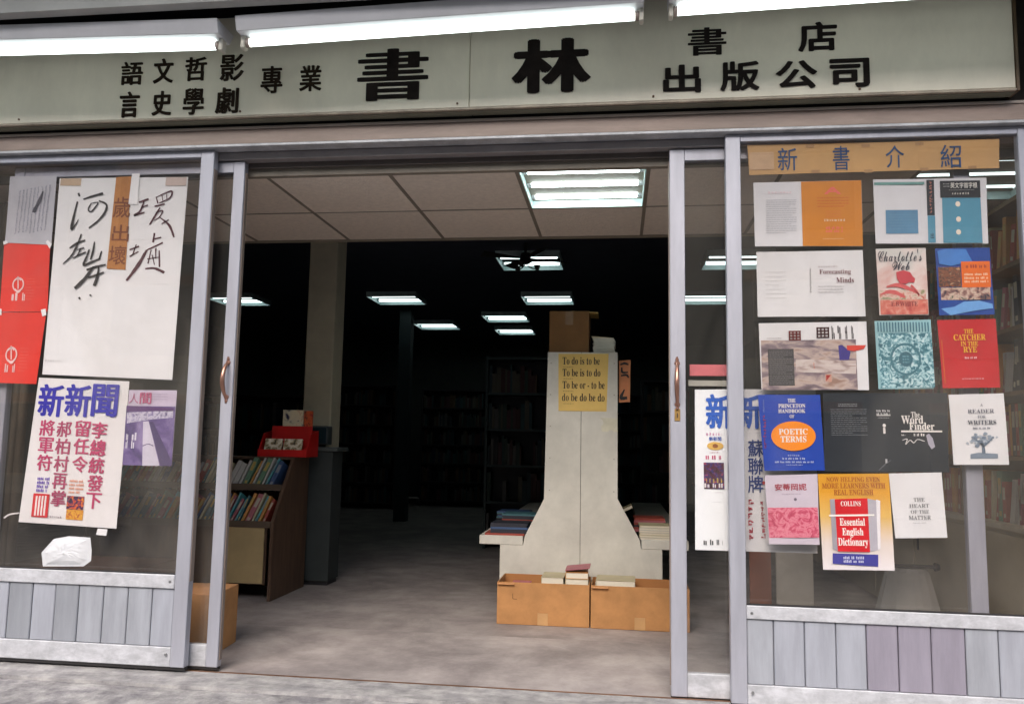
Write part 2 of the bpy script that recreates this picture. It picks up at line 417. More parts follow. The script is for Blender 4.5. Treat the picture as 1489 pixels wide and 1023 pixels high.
# raised lip of the apron that carries the door track
structure(B(-8, 8, -.16, .046, -.011, .004, ).build('door_sill', mat('sill_concrete', (.30, .285, .285), .8, var=.12, scale=12, bump=.4, bscale=60, rgb2=(.46, .44, .42), stain=(6, .35, (.6, 2, 1)))))
ROAD = mat('street_asphalt', (.06, .06, .06), .9, var=.2, scale=3, bump=.4)
structure(B(-60, 60, -60, -1.602, -.6, -.40).build('street', ROAD))
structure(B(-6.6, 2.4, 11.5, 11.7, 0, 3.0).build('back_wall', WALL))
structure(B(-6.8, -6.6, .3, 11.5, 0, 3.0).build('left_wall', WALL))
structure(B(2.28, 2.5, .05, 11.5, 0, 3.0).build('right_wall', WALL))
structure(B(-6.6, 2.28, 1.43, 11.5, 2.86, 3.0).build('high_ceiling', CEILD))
structure(B(-6.6, 2.28, 1.39, 1.428, 2.30, 3.0).build('ceiling_drop_edge', mat('drop_edge', (.33, .29, .22), .8)))
structure(B(-6.6, -3.3, .06, .3, 0, 3.0).build('front_wall_left', mat('brown_wall', (.05, .03, .02), .8)))
structure(B(1.76, 8, -.05, .2, -.012, 3.4).build('front_wall_right', mat('brown_jamb_wall', (.12, .08, .05), .8)))
structure(B(-8, -3.302, -.05, .058, -.012, 3.4).build('front_wall_far_left', mat('brown_wall', (.05, .03, .02), .8)))
# upper front wall hidden behind the sign
structure(B(-3.3, 1.758, .0, .12, 2.49, 3.4).build('front_wall_above_doors', mat('wall_above', (.02, .015, .012), .9)))
# dropped ceiling: each tile its own part
X0, Y0, TS, ZC = -.474, .152, .61, 2.303
ceil = structure(B(-6.6, 2.28, .121, 1.388, ZC+.035, ZC+.06).build('dropped_ceiling', TBAR))
tile_me = None
near_lights = {(0, 0), (3, 0)}
for i in range(-9, 5):
    for j in range(0, 2):
        if (i, j) in near_lights: continue
        x, y = X0+i*TS, Y0+j*TS
        if x+TS > 2.28 or x < -6.6: continue
        if tile_me is None:
            mb = B(-.298, .298, -.298, .298, -.004, .01); tile_me = mb.mesh('tile', TILE, bevel=.003)
        o = bpy.data.objects.new('tile', tile_me); COL.objects.link(o); o.parent = ceil
        o.location = Vector((x+TS/2, y+TS/2, ZC+random.uniform(-.001, .002)))-Vector(ceil['org'])
g = MB()
for i in range(-9, 6):
    x = X0+i*TS
    if -6.6 < x < 2.26: g.box(x-.009, x+.009, .13, 1.386, ZC-.006, ZC+.034)
for j in range(0, 3):
    y = Y0+j*TS; g.box(-6.59, 2.27, y-.008 if j else .125, y+.008, ZC-.0045, ZC+.033)
g.build('grid_bar', TBAR, ceil)

# arcade roof and beam over the pavement
structure(B(-8, 8, -.57, -.50, 2.879, 3.40).build('arcade_fascia', mat('arcade_board', (.05, .03, .02), .85)))
structure(B(-8, 8, -1.5, -.05, 3.402, 3.5).build('arcade_ceiling', mat('arcade_soffit', (.045, .03, .022), .85)))
structure(B(-8, 8, -.562, -.51, 2.800, 2.878).build('arcade_beam', mat('arcade_beam_paint', (.42, .43, .41), .6, var=.08, scale=5)))

# street opposite (seen mirrored in the panes)
bld = empty('street_building', (-2, -15, -.4), 'brown tiled building across the street, reflected faintly in the shop glass', 'building')
B(-22, 18, -20, -15, -.4, 8.5).build('wall', mat('opposite_facade', (.38, .31, .22), .8, var=.25, scale=.8), bld)
for k in range(10):
    for r in range(3):
        x = -20+k*3.8; z = .1+r*2.9
        f = B(x, x+2.4, -15, -14.93, z, z+1.7).build('window', mat('shop_dark', (.05, .06, .06), .3), bld)
        B(x, x+2.4, -14.93, -14.8, z+1.75, z+1.95).build('awning', mat('awning_red', (.45, .2, .1), .7), f)

# ================================================================== DOORS
TOPZ, Y_IN = 2.390, .062
def stile(p, x0, x1, y0, y1, z0, z1, m=ALU): return B(x0, x1, y0, y1, z0, z1).build('stile', m, p, bevel=.0025)
def outer_door(side):
    if side == 'L':
        xl, xr, sw = -3.16, -1.896, .066; zb, zk, zs0, zs1 = .028, .112, .366, .427
        d = empty('sliding_door', (-2.53, .02, .028), 'left front sliding door with dented aluminium kick planks and hand brushed white sheet', 'door')
        bounds = [-3.094]+[at(u, 850, 0).x for u in (-22, 12, 46.4, 79.8, 114, 150, 185.7, 221)]+[xr-sw]
        pm = [3, 0, 1, 0, 1, 3, 3, 3, 0]
    else:
        xl, xr, sw = .459, 1.712, .064; zb, zk, zs0, zs1 = .012, .088, .346, .400
        d = empty('sliding_door', (1.05, .02, .012), 'right front sliding door with mauve grey kick planks and many book covers on its glass', 'door')
        bounds = [xl+sw]+[at(u, 905, 0).x for u in (1125, 1170, 1215.7, 1260, 1306, 1354, 1403.7, 1452, 1502)]+[xr-sw]
        pm = [3, 0, 0, 0, 2, 2, 2, 3, 0, 0]
    stile(d, xl, xl+sw, 0, .042, zb, TOPZ); stile(d, xr-sw, xr, 0, .042, zb, TOPZ)
    L, Rr = xl+sw, xr-sw
    B(L, Rr, .002, .040, TOPZ-.033, TOPZ).build('top_rail', ALU, d, bevel=.002)
    B(L, Rr, -.004, .044, zs0, zs1).build('middle_rail', ALUW, d, bevel=.003)
    B(L, Rr, .002, .040, zb, zk).build('bottom_rail', ALUW, d, bevel=.003)
    B(L, Rr, .016, .021, zs1-.005, TOPZ-.03).build('glass_pane', GLASS, d)
    B(L, Rr, .026, .034, zk-.002, zs0+.002).build('backing_sheet', ALU, d)
    for a, b, q in zip(bounds[:-1], bounds[1:], pm):
        if b-a < .02: continue
        B(a+.0018, b-.0018, .007+random.uniform(-.0015, .0015), .024, zk+.001, zs0-.001).build('plank', PLK[q], d, bevel=.0035)
    B(L, Rr, .001, .014, zs1, zs1+.006).build('gasket', RUB, d)
    B(xl, xr, .010, .036, zb-.014, zb-.001).build('roller_strip', RUB, d)
    sc = MB()
    for z in (zk-.03, zs1-.03) : sc.cyl((Rr-.02 if side == 'L' else L+.02, -.006, z), (Rr-.02 if side == 'L' else L+.02, .004, z), .006, 10)
    sc.build('screw', mat('screw_steel', (.3, .3, .3), .4, .8), d)
    return d
DL = outer_door('L'); DR = outer_door('R')
B(DL and -1.896, -1.893, .006, .036, .4, 2.3).build('edge_channel', mat('brown_channel', (.22, .17, .14), .5), DL)
def inner_door(side):
    y0, y1 = Y_IN, Y_IN+.040
    if side == 'L':
        xl, xr, sw = -2.975, -1.771, .056
        d = empty('sliding_door', (-2.4, .08, .02), 'left rear sliding door with full glass and a curved pull handle, half behind the planked door', 'door')
        hx = xr-sw/2
    else:
        xl, xr, sw = .224, 1.478, .066
        d = empty('sliding_door', (.85, .08, .008), 'right rear sliding door with full glass, pull handle and brass keyhole plate', 'door')
        hx = xl+sw*.45
    zb = .02 if side == 'L' else .008
    stile(d, xl, xl+sw, y0, y1, zb, 2.352); stile(d, xr-sw, xr, y0, y1, zb, 2.352)
    B(xl+sw, xr-sw, y0+.002, y1-.002, 2.30, 2.352).build('top_rail', ALU, d, bevel=.002)
    B(xl+sw, xr-sw, y0+.002, y1-.002, zb, zb+.095).build('bottom_rail', ALUW, d, bevel=.003)
    B(xl+sw, xr-sw, y0+.018, y0+.023, zb+.09, 2.305).build('glass_pane', GLASS2, d)
    B(xl, xr, y0+.008, y0+.03, zb-.012, zb-.001).build('roller_strip', RUB, d)
    ex = xr if side == 'L' else xl
    B(ex-.001, ex+.004, y0+.012, y1-.006, .05, 2.3).build('edge_channel', mat('brown_channel', (.22, .17, .14), .5), d) if side == 'L' else B(ex-.004, ex+.001, y0+.012, y1-.006, .05, 2.3).build('edge_channel', mat('brown_channel', (.22, .17, .14), .5), d)
    # pull handle: bowed grip with two flared feet
    z0, z1 = (at(327, 577, y0).z, at(327, 527, y0).z) if side == 'L' else (at(985, 588, y0).z, at(985, 528, y0).z)
    h = MB(); n = 14; pts = []
    for i in range(n+1):
        t = i/n; pts.append(Vector((hx-.004*math.sin(t*math.pi), y0-.006-.034*math.sin(t*math.pi)**.7, z0+(z1-z0)*t)))
    for i in range(0):
        ra = .0065+.004*math.sin(i/n*math.pi); h.cyl(pts[i], pts[i+1], ra, 10, .0065+.004*math.sin((i+1)/n*math.pi))
    h.loft(pts, [.0065+.004*math.sin(i/n*math.pi) for i in range(n+1)])
    for z in (z0, z1):
        sg = 1 if z == z1 else -1
        h.cyl((hx, y0-.008, z), (hx, y0+.001, z), .0085, 12, .013); h.cyl((hx, y0-.006, z+sg*.016), (hx, y0+.001, z+sg*.016), .005, 10, .009)
        h.prism([(hx-.007, z), (hx+.007, z), (hx+.004, z+sg*.028), (hx-.004, z+sg*.028)], 'y', y0-.004, y0-.0005)
    h.build('pull_handle', COPPER, d, smooth=True)
    if side == 'R':
        zc = at(985, 603, y0).z; BR = mat('brass_plate', (.50, .30, .10), .35, .7)
        kp = B(hx-.012, hx+.012, y0-.004, y0-.0005, zc-.026, zc+.026).build('keyhole_plate', BR, d, bevel=.0015)
        B(hx-.002, hx+.002, y0-.0055, y0-.0035, zc-.012, zc+.008).build('keyhole', RUB, kp)
    return d
inner_door('L'); inner_door('R')

# header and fixed frame
hd = empty('door_frame', (-.8, 0, 2.35), 'long beige metal door header and tracks running above all the glass doors', 'door frame')
B(-3.3, 1.758, -.028, .118, 2.405, 2.474).build('header_band', HEAD, hd, bevel=.002)
B(-3.3, 1.758, -.034, .1, 2.4755, 2.487).build('header_cap', HEADL, hd, bevel=.0015)
B(-3.3, 1.758, -.032, .04, 2.392, 2.4045).build('light_strip', ALUW, hd, bevel=.0015)
B(-3.3, 1.75, .0455, .118, 2.3565, 2.391).build('upper_track', mat('track_metal', (.36, .33, .33), .45, .3), hd, bevel=.001)
B(1.714, 1.758, -.02, .118, -.01, 2.356).build('jamb', mat('jamb_bronze', (.26, .14, .06), .45, .3), hd, bevel=.002)
B(-3.3, -3.19, -.02, .118, -.01, 2.356).build('jamb', mat('jamb_bronze', (.26, .14, .06), .45, .3), hd, bevel=.002)
B(-3.3, 1.71, .0465, .0585, -.01, .0055).build('floor_track', BRNZ, hd)
B(-1.77, .22, .1, .118, 2.33, 2.356).build('track_guide', mat('track_dark', (.12, .10, .09), .5, .3), hd)

# ================================================================== SIGN
SY = -.10
sg = empty('shop_sign', (-.66, SY, 2.51), 'long grey green bookshop signboard with raised black Chinese characters above the doors', 'sign')
sb, st = 2.511, 2.99
seam = at(682, 150, SY).x
sR = at(1478, 130, SY).x
B(-3.4, seam-.001, SY, -.002, sb, st).build('sign_panel', SIGN, sg, bevel=.003)
B(seam+.001, sR, SY+.001, -.002, sb+.001, st).build('sign_panel', SIGN, sg, bevel=.003)
B(-3.4, sR, SY-.004, SY+.012, sb-.010, sb-.001).build('bottom_trim', TRIM, sg, bevel=.001)
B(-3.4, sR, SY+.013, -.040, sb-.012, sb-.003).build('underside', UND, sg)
B(sR+.001, sR+.012, SY-.005, 0, sb-.01, st).build('end_trim', mat('sign_end', (.10, .06, .03), .5), sg)
def sign_char(ch, u0, u1, v0, v1, m, off, ext=.006, style=None):
    V, F = glyphs(ch, off, style, .1)
    um, vm = (u0+u1)/2, (v0+v1)/2
    cx = at(um, vm, SY).x; cz = at(um, vm, SY).z
    ww = at(u1, vm, SY).x-at(u0, vm, SY).x; hh = at(um, v0, SY).z-at(um, v1, SY).z
    ww *= 1/(1.0); mb = MB()
    zt = V[:, 2]
    for x, y, z in V:
        mb.v.append((cx+(x-.5)*ww, SY-.0005-(ext*z*10 if z > 0 else 0), cz+(y-.5)*hh))
    mb.f = [tuple(f) for f in F]; mb.mi = [0]*len(F)
    return mb.build('character', m, sg)
for ch, *b in [('語', 177, 208, 90.6, 124), ('文', 224, 252.5, 86, 121.5), ('哲', 270, 301, 84, 118), ('影', 321, 355, 80, 118),
               ('言', 174.6, 203, 134, 171), ('史', 222, 250, 133, 168), ('學', 267, 297, 129, 167), ('劇', 314, 347, 128, 165),
               ('專', 380, 411, 97, 136), ('業', 436, 468, 96, 133)]:
    sign_char(ch, *b, SIGNC, (.026, .014) if ch in '文史言' else (.020, .008))
for ch, *b in [('書', 520, 622.5, 71.5, 146), ('林', 744, 859, 57, 135)]: sign_char(ch, *b, SIGNL, (.042, .007) if ch == '書' else (.045, .026))
for ch, *b in [('書', 1000, 1056, 41, 80.6), ('店', 1160, 1217, 33, 75), ('出', 964, 1019, 95, 135), ('版', 1047, 1104, 90, 132),
               ('公', 1128, 1188, 89, 129), ('司', 1206, 1264, 86, 127)]: sign_char(ch, *b, SIGNL, (.030, .005) if ch == '書' else (.026, .018))

for u in (30, 350, 665, 950, 1250): 
    p = at(u, 150 if u < 700 else 130, SY); MB().cyl((p.x, SY-.004, sb+.02), (p.x, SY+.001, sb+.02), .005, 8).build('screw', mat('screw_rust', (.12, .06, .03), .7), sg)
# tube lamps on the arcade beam
TY = -.42
def lamp(u0, v0, u1, v1, label, xa=None, xb=None, su=1):
    a = at(u0, v0, TY); b = at(u1, v1, TY)
    if xa is not None: a = a+(b-a)*((xa-a.x)/(b.x-a.x))
    if xb is not None: b = a+(b-a)*((xb-a.x)/(b.x-a.x))
    a.z += 0; d = (b-a).normalized(); L = (b-a).length
    r = empty('tube_lamp', a+Vector((0, 0, .02)), label, 'tube lamp')
    ang = math.atan2(d.z, d.x); org = a.copy()
    rot = Matrix.Rotation(-ang, 3, 'Y')
    def bx(x0, x1, y0, y1, z0, z1): return B(a.x+x0, a.x+x1, y0, y1, a.z+z0, a.z+z1, rot=rot, c=a)
    # housing: sloped front fin (a pressed steel batten)
    hs = MB()
    prof = [(TY-.060, .024), (TY-.078, .082), (TY+.075, .082), (TY+.045, .024)]
    hs.prism([(p, q) for p, q in prof], 'x', 0, 1)
    hs.v = [tuple(rot @ Vector((-.035+v[0]*(L+.07), 0, v[2]))+Vector((a.x, v[1], a.z))) for v in hs.v]
    hs.build('housing', LAMPW, r, bevel=.002)
    MB().cyl(a+d*.0, b, .0165, 20).build('tube', TUBE, r, smooth=True)
    for p, s in ((a, -1), (b, 1)):
        MB().cyl(p+d*s*.001, p+d*s*.016, .0195, 16).build('end_cap', CAP, r, smooth=True)
        q = p+d*s*.026
        B(q.x-.009, q.x+.009, TY-.02, TY+.02, q.z-.028, q.z+.024).build('socket', SOCK, r, bevel=.003)
    return r
lamp(0, 75.5, 315, 67, 'left white tube lamp cut by the left edge of the photo above the sign', xa=-3.35)
lamp(364, 62.5, 923, 24, 'middle white tube lamp hanging above the two large sign characters')
lamp(985, 17, 1358, -9, 'right white tube lamp above the small right hand sign characters', xb=1.75)

# ================================================================== PAPERS, LEFT DOOR
YP = .0235        # just behind the outer glass
blk = ink(28, 24, 26); red = ink(190, 45, 75); navy = ink(28, 40, 130)
Z7 = lambda x, y: (x/4.447, 230+y/4.447)
s = Sheet('newspaper_sheet', 'grey newsprint sheet taped at the top left corner of the left door', 'newspaper', [Z7(65, 118), Z7(365, 112), Z7(330, 560), Z7(28, 545)], YP, mat('newsprint', (.50, .50, .53), .8, var=.06, bump=.2, bscale=6))
for k in range(9):
    u = 24+k*5.4; s.greek(u, u+3.6, 277-k*1.1, 340-k*.5, 1, ink(130, 130, 142), vert=True, fill=.8)
s.brush([[(63, 278, 1.5), (58, 291, 5), (49, 309, 5)]], ink(90, 88, 96))
s = Sheet('white_poster', 'tall white sheet with four black brush characters and an orange strip', 'poster', [Z7(385, 130), Z7(1215, 120), (250, 552), (61, 544)], YP, mat('poster_white', (.78, .78, .77), .7, var=.04, scale=3, bump=.35, bscale=7))
bk = ink(30, 22, 24)
def zs(lst, wf=1.0): return [[(*Z7(x, y), wd*wf) for x, y, wd in st] for st in lst]
s.brush(zs([
 [(508, 225, 3), (516, 248, 3)], [(502, 280, 2), (482, 360, 3), (462, 458, 4), (490, 428, 2), (508, 395, 1)],
 [(540, 266, 2), (600, 246, 3), (668, 228, 3.4)], [(592, 288, 1.5), (572, 330, 2), (590, 346, 2), (622, 310, 2), (634, 286, 1.5), (598, 290, 1)],
 [(640, 275, 2), (688, 300, 3), (682, 345, 3.4), (640, 400, 3), (575, 452, 2)],
 [(450, 582, 2), (500, 548, 3), (552, 530, 2)], [(527, 490, 2), (500, 560, 2.5), (462, 630, 2.5), (408, 684, 1.5)], [(498, 592, 1.5), (545, 578, 2)], [(522, 585, 2), (500, 632, 2)], [(470, 645, 2), (556, 606, 2.5)],
 [(578, 590, 2), (560, 640, 3), (542, 690, 3.5), (600, 668, 3), (650, 648, 2)], [(612, 540, 2), (602, 600, 3), (586, 655, 2.5)], [(658, 600, 2), (640, 655, 2.5)],
 [(560, 722, 3), (620, 702, 3.5), (685, 688, 2.5)], [(606, 700, 2.5), (552, 775, 5), (484, 842, 5)], [(568, 772, 2.5), (620, 756, 3), (672, 738, 2.5)], [(640, 698, 2), (632, 760, 4), (610, 826, 4.5)],
 [(510, 900, 3), (520, 910, 2.5)], [(580, 882, 2.5), (592, 890, 2)]]), bk)
mr = ink(78, 30, 42)
s.brush(zs([
 [(898, 286, 2), (962, 264, 3)], [(915, 318, 1.5), (957, 304, 2)], [(932, 280, 2), (905, 345, 3), (868, 370, 3), (935, 350, 2)],
 [(1010, 250, 1.5), (1022, 292, 2)], [(1012, 252, 1), (1060, 230, 1.5), (1112, 214, 2.5), (1098, 258, 2), (1030, 290, 1.5)], [(1048, 240, 1.2), (1055, 280, 1.2)], [(1078, 232, 1.2), (1080, 268, 1.2)],
 [(1000, 312, 2), (1066, 296, 2)], [(1036, 318, 1.5), (1004, 372, 3), (968, 430, 2)], [(1008, 352, 1.5), (1052, 340, 2), (1032, 380, 1.5), (998, 402, 1.5)], [(1036, 384, 1.5), (1096, 436, 3.5), (1126, 512, 3)], [(1045, 425, 1.5), (1092, 398, 1.5)],
 [(838, 592, 2), (900, 570, 2.5)], [(882, 558, 1.5), (858, 628, 2)], [(838, 636, 2), (896, 604, 1.5)], [(1000, 484, 2.5), (990, 545, 2.5)], [(1000, 522, 2), (1044, 512, 2)],
 [(950, 594, 2), (1054, 546, 2.5)], [(950, 594, 3), (895, 690, 5.5), (818, 792, 3)], [(978, 592, 1.5), (958, 682, 2)], [(1008, 582, 2), (1008, 650, 1.5)], [(1030, 596, 2), (1032, 704, 2.5)], [(952, 652, 1.5), (1030, 640, 1.5)], [(985, 625, 1.5), (1000, 690, 1.5)],
 [(940, 715, 2), (1000, 712, 3.5), (1064, 740, 4)]]), mr)
s.poly('orange_strip', [Z7(752, 122), Z7(850, 118), Z7(812, 722), Z7(690, 714)], mat('orange_strip', srgb(178, 120, 62), .7, var=.12, scale=14), 1)
for ch, q in (('歲', (735, 845, 250, 385)), ('出', (725, 835, 430, 540)), ('壞', (705, 815, 565, 690))):
    a = Z7(q[0], q[2]); b = Z7(q[1], q[3]); s.text(ch, a[0], b[0], a[1], b[1], ink(120, 62, 24), 2, .01)
s.poly('white_tape', [Z7(855, 102), Z7(905, 100), Z7(890, 300), Z7(832, 296)], PAPER, 3)
s.rect('tape', 88, 118, 259.5, 270, ink(192, 168, 140), 1); s.rect('tape', 241, 271, 257.5, 270, ink(196, 178, 168), 1)
s.greek(66, 90, 520, 528, 1, ink(200, 199, 196), name='crease')
RED = mat('red_paper', srgb(226, 48, 30), .45, var=.06, scale=4, bump=.3, bscale=6)
def red_sheet(quad, ex, lab):
    s = Sheet('red_poster', lab, 'poster', quad, YP+.002, RED)
    u0, u1, v0, v1 = ex; W_ = ink(240, 205, 200); h = v1-v0; um = (u0+u1)/2
    s.ellipse('emblem', u0, u1, v0, v0+h*.62, W_, 1, .78)
    s.brush([[(um, v0-h*.04, 1.8), (um, v0+h*.5, 1.8)], [(um-4, v0+h*.14, 1.5), (um, v0+h*.02, 2), (um+4, v0+h*.14, 1.5)], [(um-4.5, v0+h*.5, 2), (um, v0+h*.64, 2.6), (um+4.5, v0+h*.5, 2)]], W_, 2, 'emblem_stroke')
    s.greek(u0-1, u1+2, v0+h*.72, v0+h*1.0, 1, W_, fill=1.4, word=.5); s.greek(u1+3, u1+15, v0, v0+h, 8, ink(232, 120, 100), fill=.3)
    return s
red_sheet([Z7(25, 548), Z7(325, 545), (68, 453), (-1, 453)], (18, 35, 403, 437), 'upper red sheet with a small white tree emblem below the newsprint')
s = red_sheet([(-1, 454), (67, 454), (52, 558), (-14, 556)], (8, 25, 504, 541), 'lower red sheet with a small white tree emblem beside the white brush poster')
for q in [[(70, 349), (76, 355), (73, 362), (67, 352)], [(60, 450), (67, 449), (68, 458), (62, 460)], [(-3, 449), (3, 449), (3, 458), (-3, 458)], [(5, 351), (11, 350), (12, 354), (6, 356)]]:
    s.poly('tape', q, PAPER, 5)
Z8 = lambda x, y: (x/3.196, 540+y/3.196)
def zb(x0, x1, y0, y1): a = Z8(x0, y0); b = Z8(x1, y1); return a[0], b[0], a[1], b[1]
s = Sheet('news_poster', 'white magazine poster with large blue headline over four magenta columns', 'poster', [Z8(180, 28), Z8(600, 45), Z8(540, 729), Z8(84, 698)], YP+.0005, mat('poster_cream', (.76, .74, .72), .6, var=.03, bump=.15, bscale=5))
blu = ink(45, 40, 165)
for i, ch in enumerate('新新聞'): s.text(ch, *zb(178+i*124, 298+i*126, 58, 210), blu, 2, (.034, .016))
mg = ink(186, 62, 105)
def column(t, xt, xb, w, y0, y1, m=mg):
    n = len(t); h = (y1-y0)/n
    for i, ch in enumerate(t):
        f = (i+.5)/n; x = xt+(xb-xt)*f; s.text(ch, *zb(x-w/2, x+w/2, y0+i*h+h*.05, y0+(i+1)*h-h*.03), m, 2, (.028, .012))
column('李總統發下', 466, 432, 74, 230, 640); column('留任令', 388, 368, 74, 222, 470); column('郝柏村再掌', 302, 268, 70, 226, 628, ink(168, 62, 100)); column('將軍符', 224, 204, 72, 220, 462)
s.greek(*zb(172, 230, 488, 562), 4, ink(110, 80, 180), fill=.9, word=.5); s.rect('price_panel', *zb(150, 226, 566, 676), ink(205, 40, 45))
for k in range(4): s.rect('panel_bar', *zb(163+k*14, 171+k*14, 576, 668), ink(235, 225, 220), 2)
s.rect('cover_picture', *zb(310, 390, 578, 640), splotch('cover_pic1', [(20, 15, 40), (60, 30, 80), (200, 60, 40), (220, 160, 40)], 60), 1)
s.rect('cover_picture', *zb(307, 386, 641, 688), splotch('cover_pic2', [(190, 90, 30), (225, 170, 50), (160, 40, 40)], 60), 1)
s.greek(*zb(322, 390, 500, 570), 4, ink(220, 150, 120), fill=.8, word=.5); s.greek(*zb(222, 290, 668, 682), 1, ink(90, 60, 70), fill=.8)
s.poly('tape', [Z8(455, 728), Z8(500, 732), Z8(494, 762), Z8(446, 757)], PAPER, 1)
s.brush([[Z8(18, 680)+(2.2,), Z8(45, 663)+(2.5,), Z8(90, 656)+(1.8,)]], ink(215, 208, 205), 1, 'loose_string')
s = Sheet('magazine_cover', 'purple magazine cover picturing a pale pipe, right of the magenta poster', 'magazine cover', [Z8(600, 85), Z8(822, 87), Z8(797, 438), Z8(568, 432)], YP+.0015, mat('cover_lilac', srgb(196, 184, 202), .5))
s.rect('picture', *zb(578, 806, 160, 436), splotch('purple_pic', [(60, 48, 92), (104, 84, 140), (150, 134, 176)], 9, 2), 1)
s.poly('surf', [Z8(590, 190), Z8(806, 180), Z8(804, 214), Z8(700, 222), Z8(590, 240)], splotch('surf_pic', [(130, 118, 160), (205, 200, 215), (90, 76, 120)], 40, 3), 2)
s.poly('headland', [Z8(590, 158), Z8(808, 168), Z8(806, 184), Z8(590, 184)], ink(88, 52, 110), 2)
s.poly('pipe_picture', [Z8(666, 232), Z8(692, 230), Z8(742, 437), Z8(662, 437)], ink(206, 200, 214), 3)
s.poly('pipe_shade', [Z8(694, 232), Z8(712, 232), Z8(800, 420), Z8(798, 437), Z8(746, 437)], ink(72, 56, 104), 3)
s.brush([[Z8(664, 345)+(1.5,), Z8(690, 336)+(1.2,), Z8(714, 345)+(1.5,)]], ink(110, 96, 130), 4)
s.text('人', *zb(600, 645, 100, 148), ink(176, 110, 140), 2, 0); s.text('間', *zb(650, 704, 98, 150), ink(186, 80, 120), 2, .01)
s.greek(*zb(586, 640, 285, 360), 2, ink(225, 222, 232), 3, fill=1.1, word=.4); s.greek(*zb(708, 780, 98, 135), 3, ink(150, 140, 160), fill=.4)

# crumpled plastic bag on the middle rail between the two left doors
pb = [(62, 823), (60, 803), (78, 783), (100, 779), (131, 781), (133, 800), (132, 815), (121, 823)]
bm = bmesh.new(); cen = at(96, 803, .05)
n = 24; rings = []
out = []
for i in range(n):
    t = i/n*len(pb); a = pb[int(t) % len(pb)]; b = pb[(int(t)+1) % len(pb)]; f = t-int(t); out.append((a[0]+(b[0]-a[0])*f, a[1]+(b[1]-a[1])*f))
mbg = MB(); R_ = 7
def bagpt(i, r, sd):
    u, v = out[i % n]; q = r/R_; p = at(96+(u-96)*q, 803+(v-803)*q, .05)
    random.seed(i % n*31+r*7+(500 if sd > 0 else 0)); bulge = .020*(1-q**3)*(1+random.uniform(-.06, .06))
    return (p.x, .0515+sd*(bulge-.006*(q < 1)), p.z)
for sd in (-1, 1):
    for i in range(n):
        for r in range(R_):
            mbg.quad(bagpt(i, r, sd) if r else (cen.x, .0515+sd*.018, cen.z), bagpt(i+1, r, sd) if r else (cen.x, .0515+sd*.018, cen.z), bagpt(i+1, r+1, sd), bagpt(i, r+1, sd))
o = mbg.build('plastic_bag', mat('bag_plastic', (.82, .86, .88), .4, var=.05, scale=14, bump=.15, bscale=30)); tag(o, 'crumpled pale plastic bag stuffed behind the left door glass above its rail', 'plastic bag')
random.seed(11)

# ================================================================== PAPERS, RIGHT DOOR
A = lambda x, y: (1080+x/3.64, 200+y/3.64)
D = lambda x, y: (1080+x/3.64, 450+y/3.64)
Bz = lambda x, y: (1000+x/3.653, 560+y/3.653)
Ez = lambda x, y: (989+x/2.978, 683+y/2.978)
def bx_(f, x0, x1, y0, y1): a = f(x0, y0); b = f(x1, y1); return a[0], b[0], a[1], b[1]
s = Sheet('paper_banner', 'long tan paper banner with four blue handwritten characters', 'banner', [A(25, 40), A(1358, 8), A(1360, 160), A(35, 198)], YP, mat('kraft_banner', srgb(206, 164, 108), .7, var=.07, scale=4))
for ch, b in (('新', (185, 288, 55, 175)), ('書', (476, 565, 45, 173)), ('介', (756, 854, 42, 160)), ('紹', (1046, 1157, 38, 160))): s.text(ch, *bx_(A, *b), ink(22, 72, 120), 2, .004)
s.rect('tape', *bx_(A, 35, 165, 78, 170), ink(208, 172, 132), 1)
for x, y in ((355, 45), (650, 42), (935, 34), (385, 180), (665, 178), (960, 168), (1215, 158)): s.rect('tape', *bx_(A, x-22, x+22, y-8, y+8), ink(178, 138, 92), 1)
white = mat('cover_white', (.72, .72, .73), .45, var=.03)
white2 = mat('cover_warm_white', (.74, .74, .73), .5, var=.03, bump=.2, bscale=6)
grp = 'book covers taped to the right door glass'
def cover(lab, quad, m, dy=0, name='book_cover'):
    return Sheet(name, lab, 'book cover', quad, YP+dy, m, group=grp)
s = cover('half white, half orange dust jacket below the left end of the tan banner', [A(57, 238), A(628, 225), A(637, 575), A(65, 575)], white)
s.poly('front_panel', [A(308, 234), A(627, 226), A(636, 574), A(318, 574)], mat('jacket_orange', srgb(208, 130, 8), .4, var=.05), 1)
s.greek(*bx_(A, 125, 285, 325, 510), 16, ink(150, 150, 156), fill=.45); s.greek(*bx_(A, 135, 260, 278, 305), 1, ink(225, 190, 195))
s.text('A', *bx_(A, 430, 520, 262, 300), ink(232, 110, 90), 2, .03); s.greek(*bx_(A, 395, 560, 312, 372), 4, ink(196, 84, 20), 2, fill=.5); s.greek(*bx_(A, 440, 520, 385, 425), 3, ink(215, 110, 70), 2, fill=.4)
s.greek(*bx_(A, 432, 542, 430, 446), 1, ink(235, 225, 200), 2, fill=.9); s.greek(*bx_(A, 440, 530, 470, 505), 2, ink(232, 110, 100), 2, fill=.9, word=.4); s.greek(*bx_(A, 425, 535, 530, 542), 1, ink(228, 195, 150), 2, fill=.5)
s = cover('teal dust jacket with three pale dots under the right end of the banner', [A(690, 222), A(1290, 212), A(1302, 560), A(705, 560)], white)
teal = mat('jacket_teal', srgb(82, 148, 172), .45, var=.05)
s.rect('back_square', *bx_(A, 757, 928, 383, 508), mat('jacket_blue', srgb(88, 138, 170), .45), 1); s.rect('top_band', *bx_(A, 695, 960, 236, 250), ink(110, 158, 150), 1)
s.rect('spine_top', *bx_(A, 974, 1014, 224, 412), ink(28, 36, 44), 1); s.rect('spine_bottom', *bx_(A, 980, 1020, 413, 556), teal, 1)
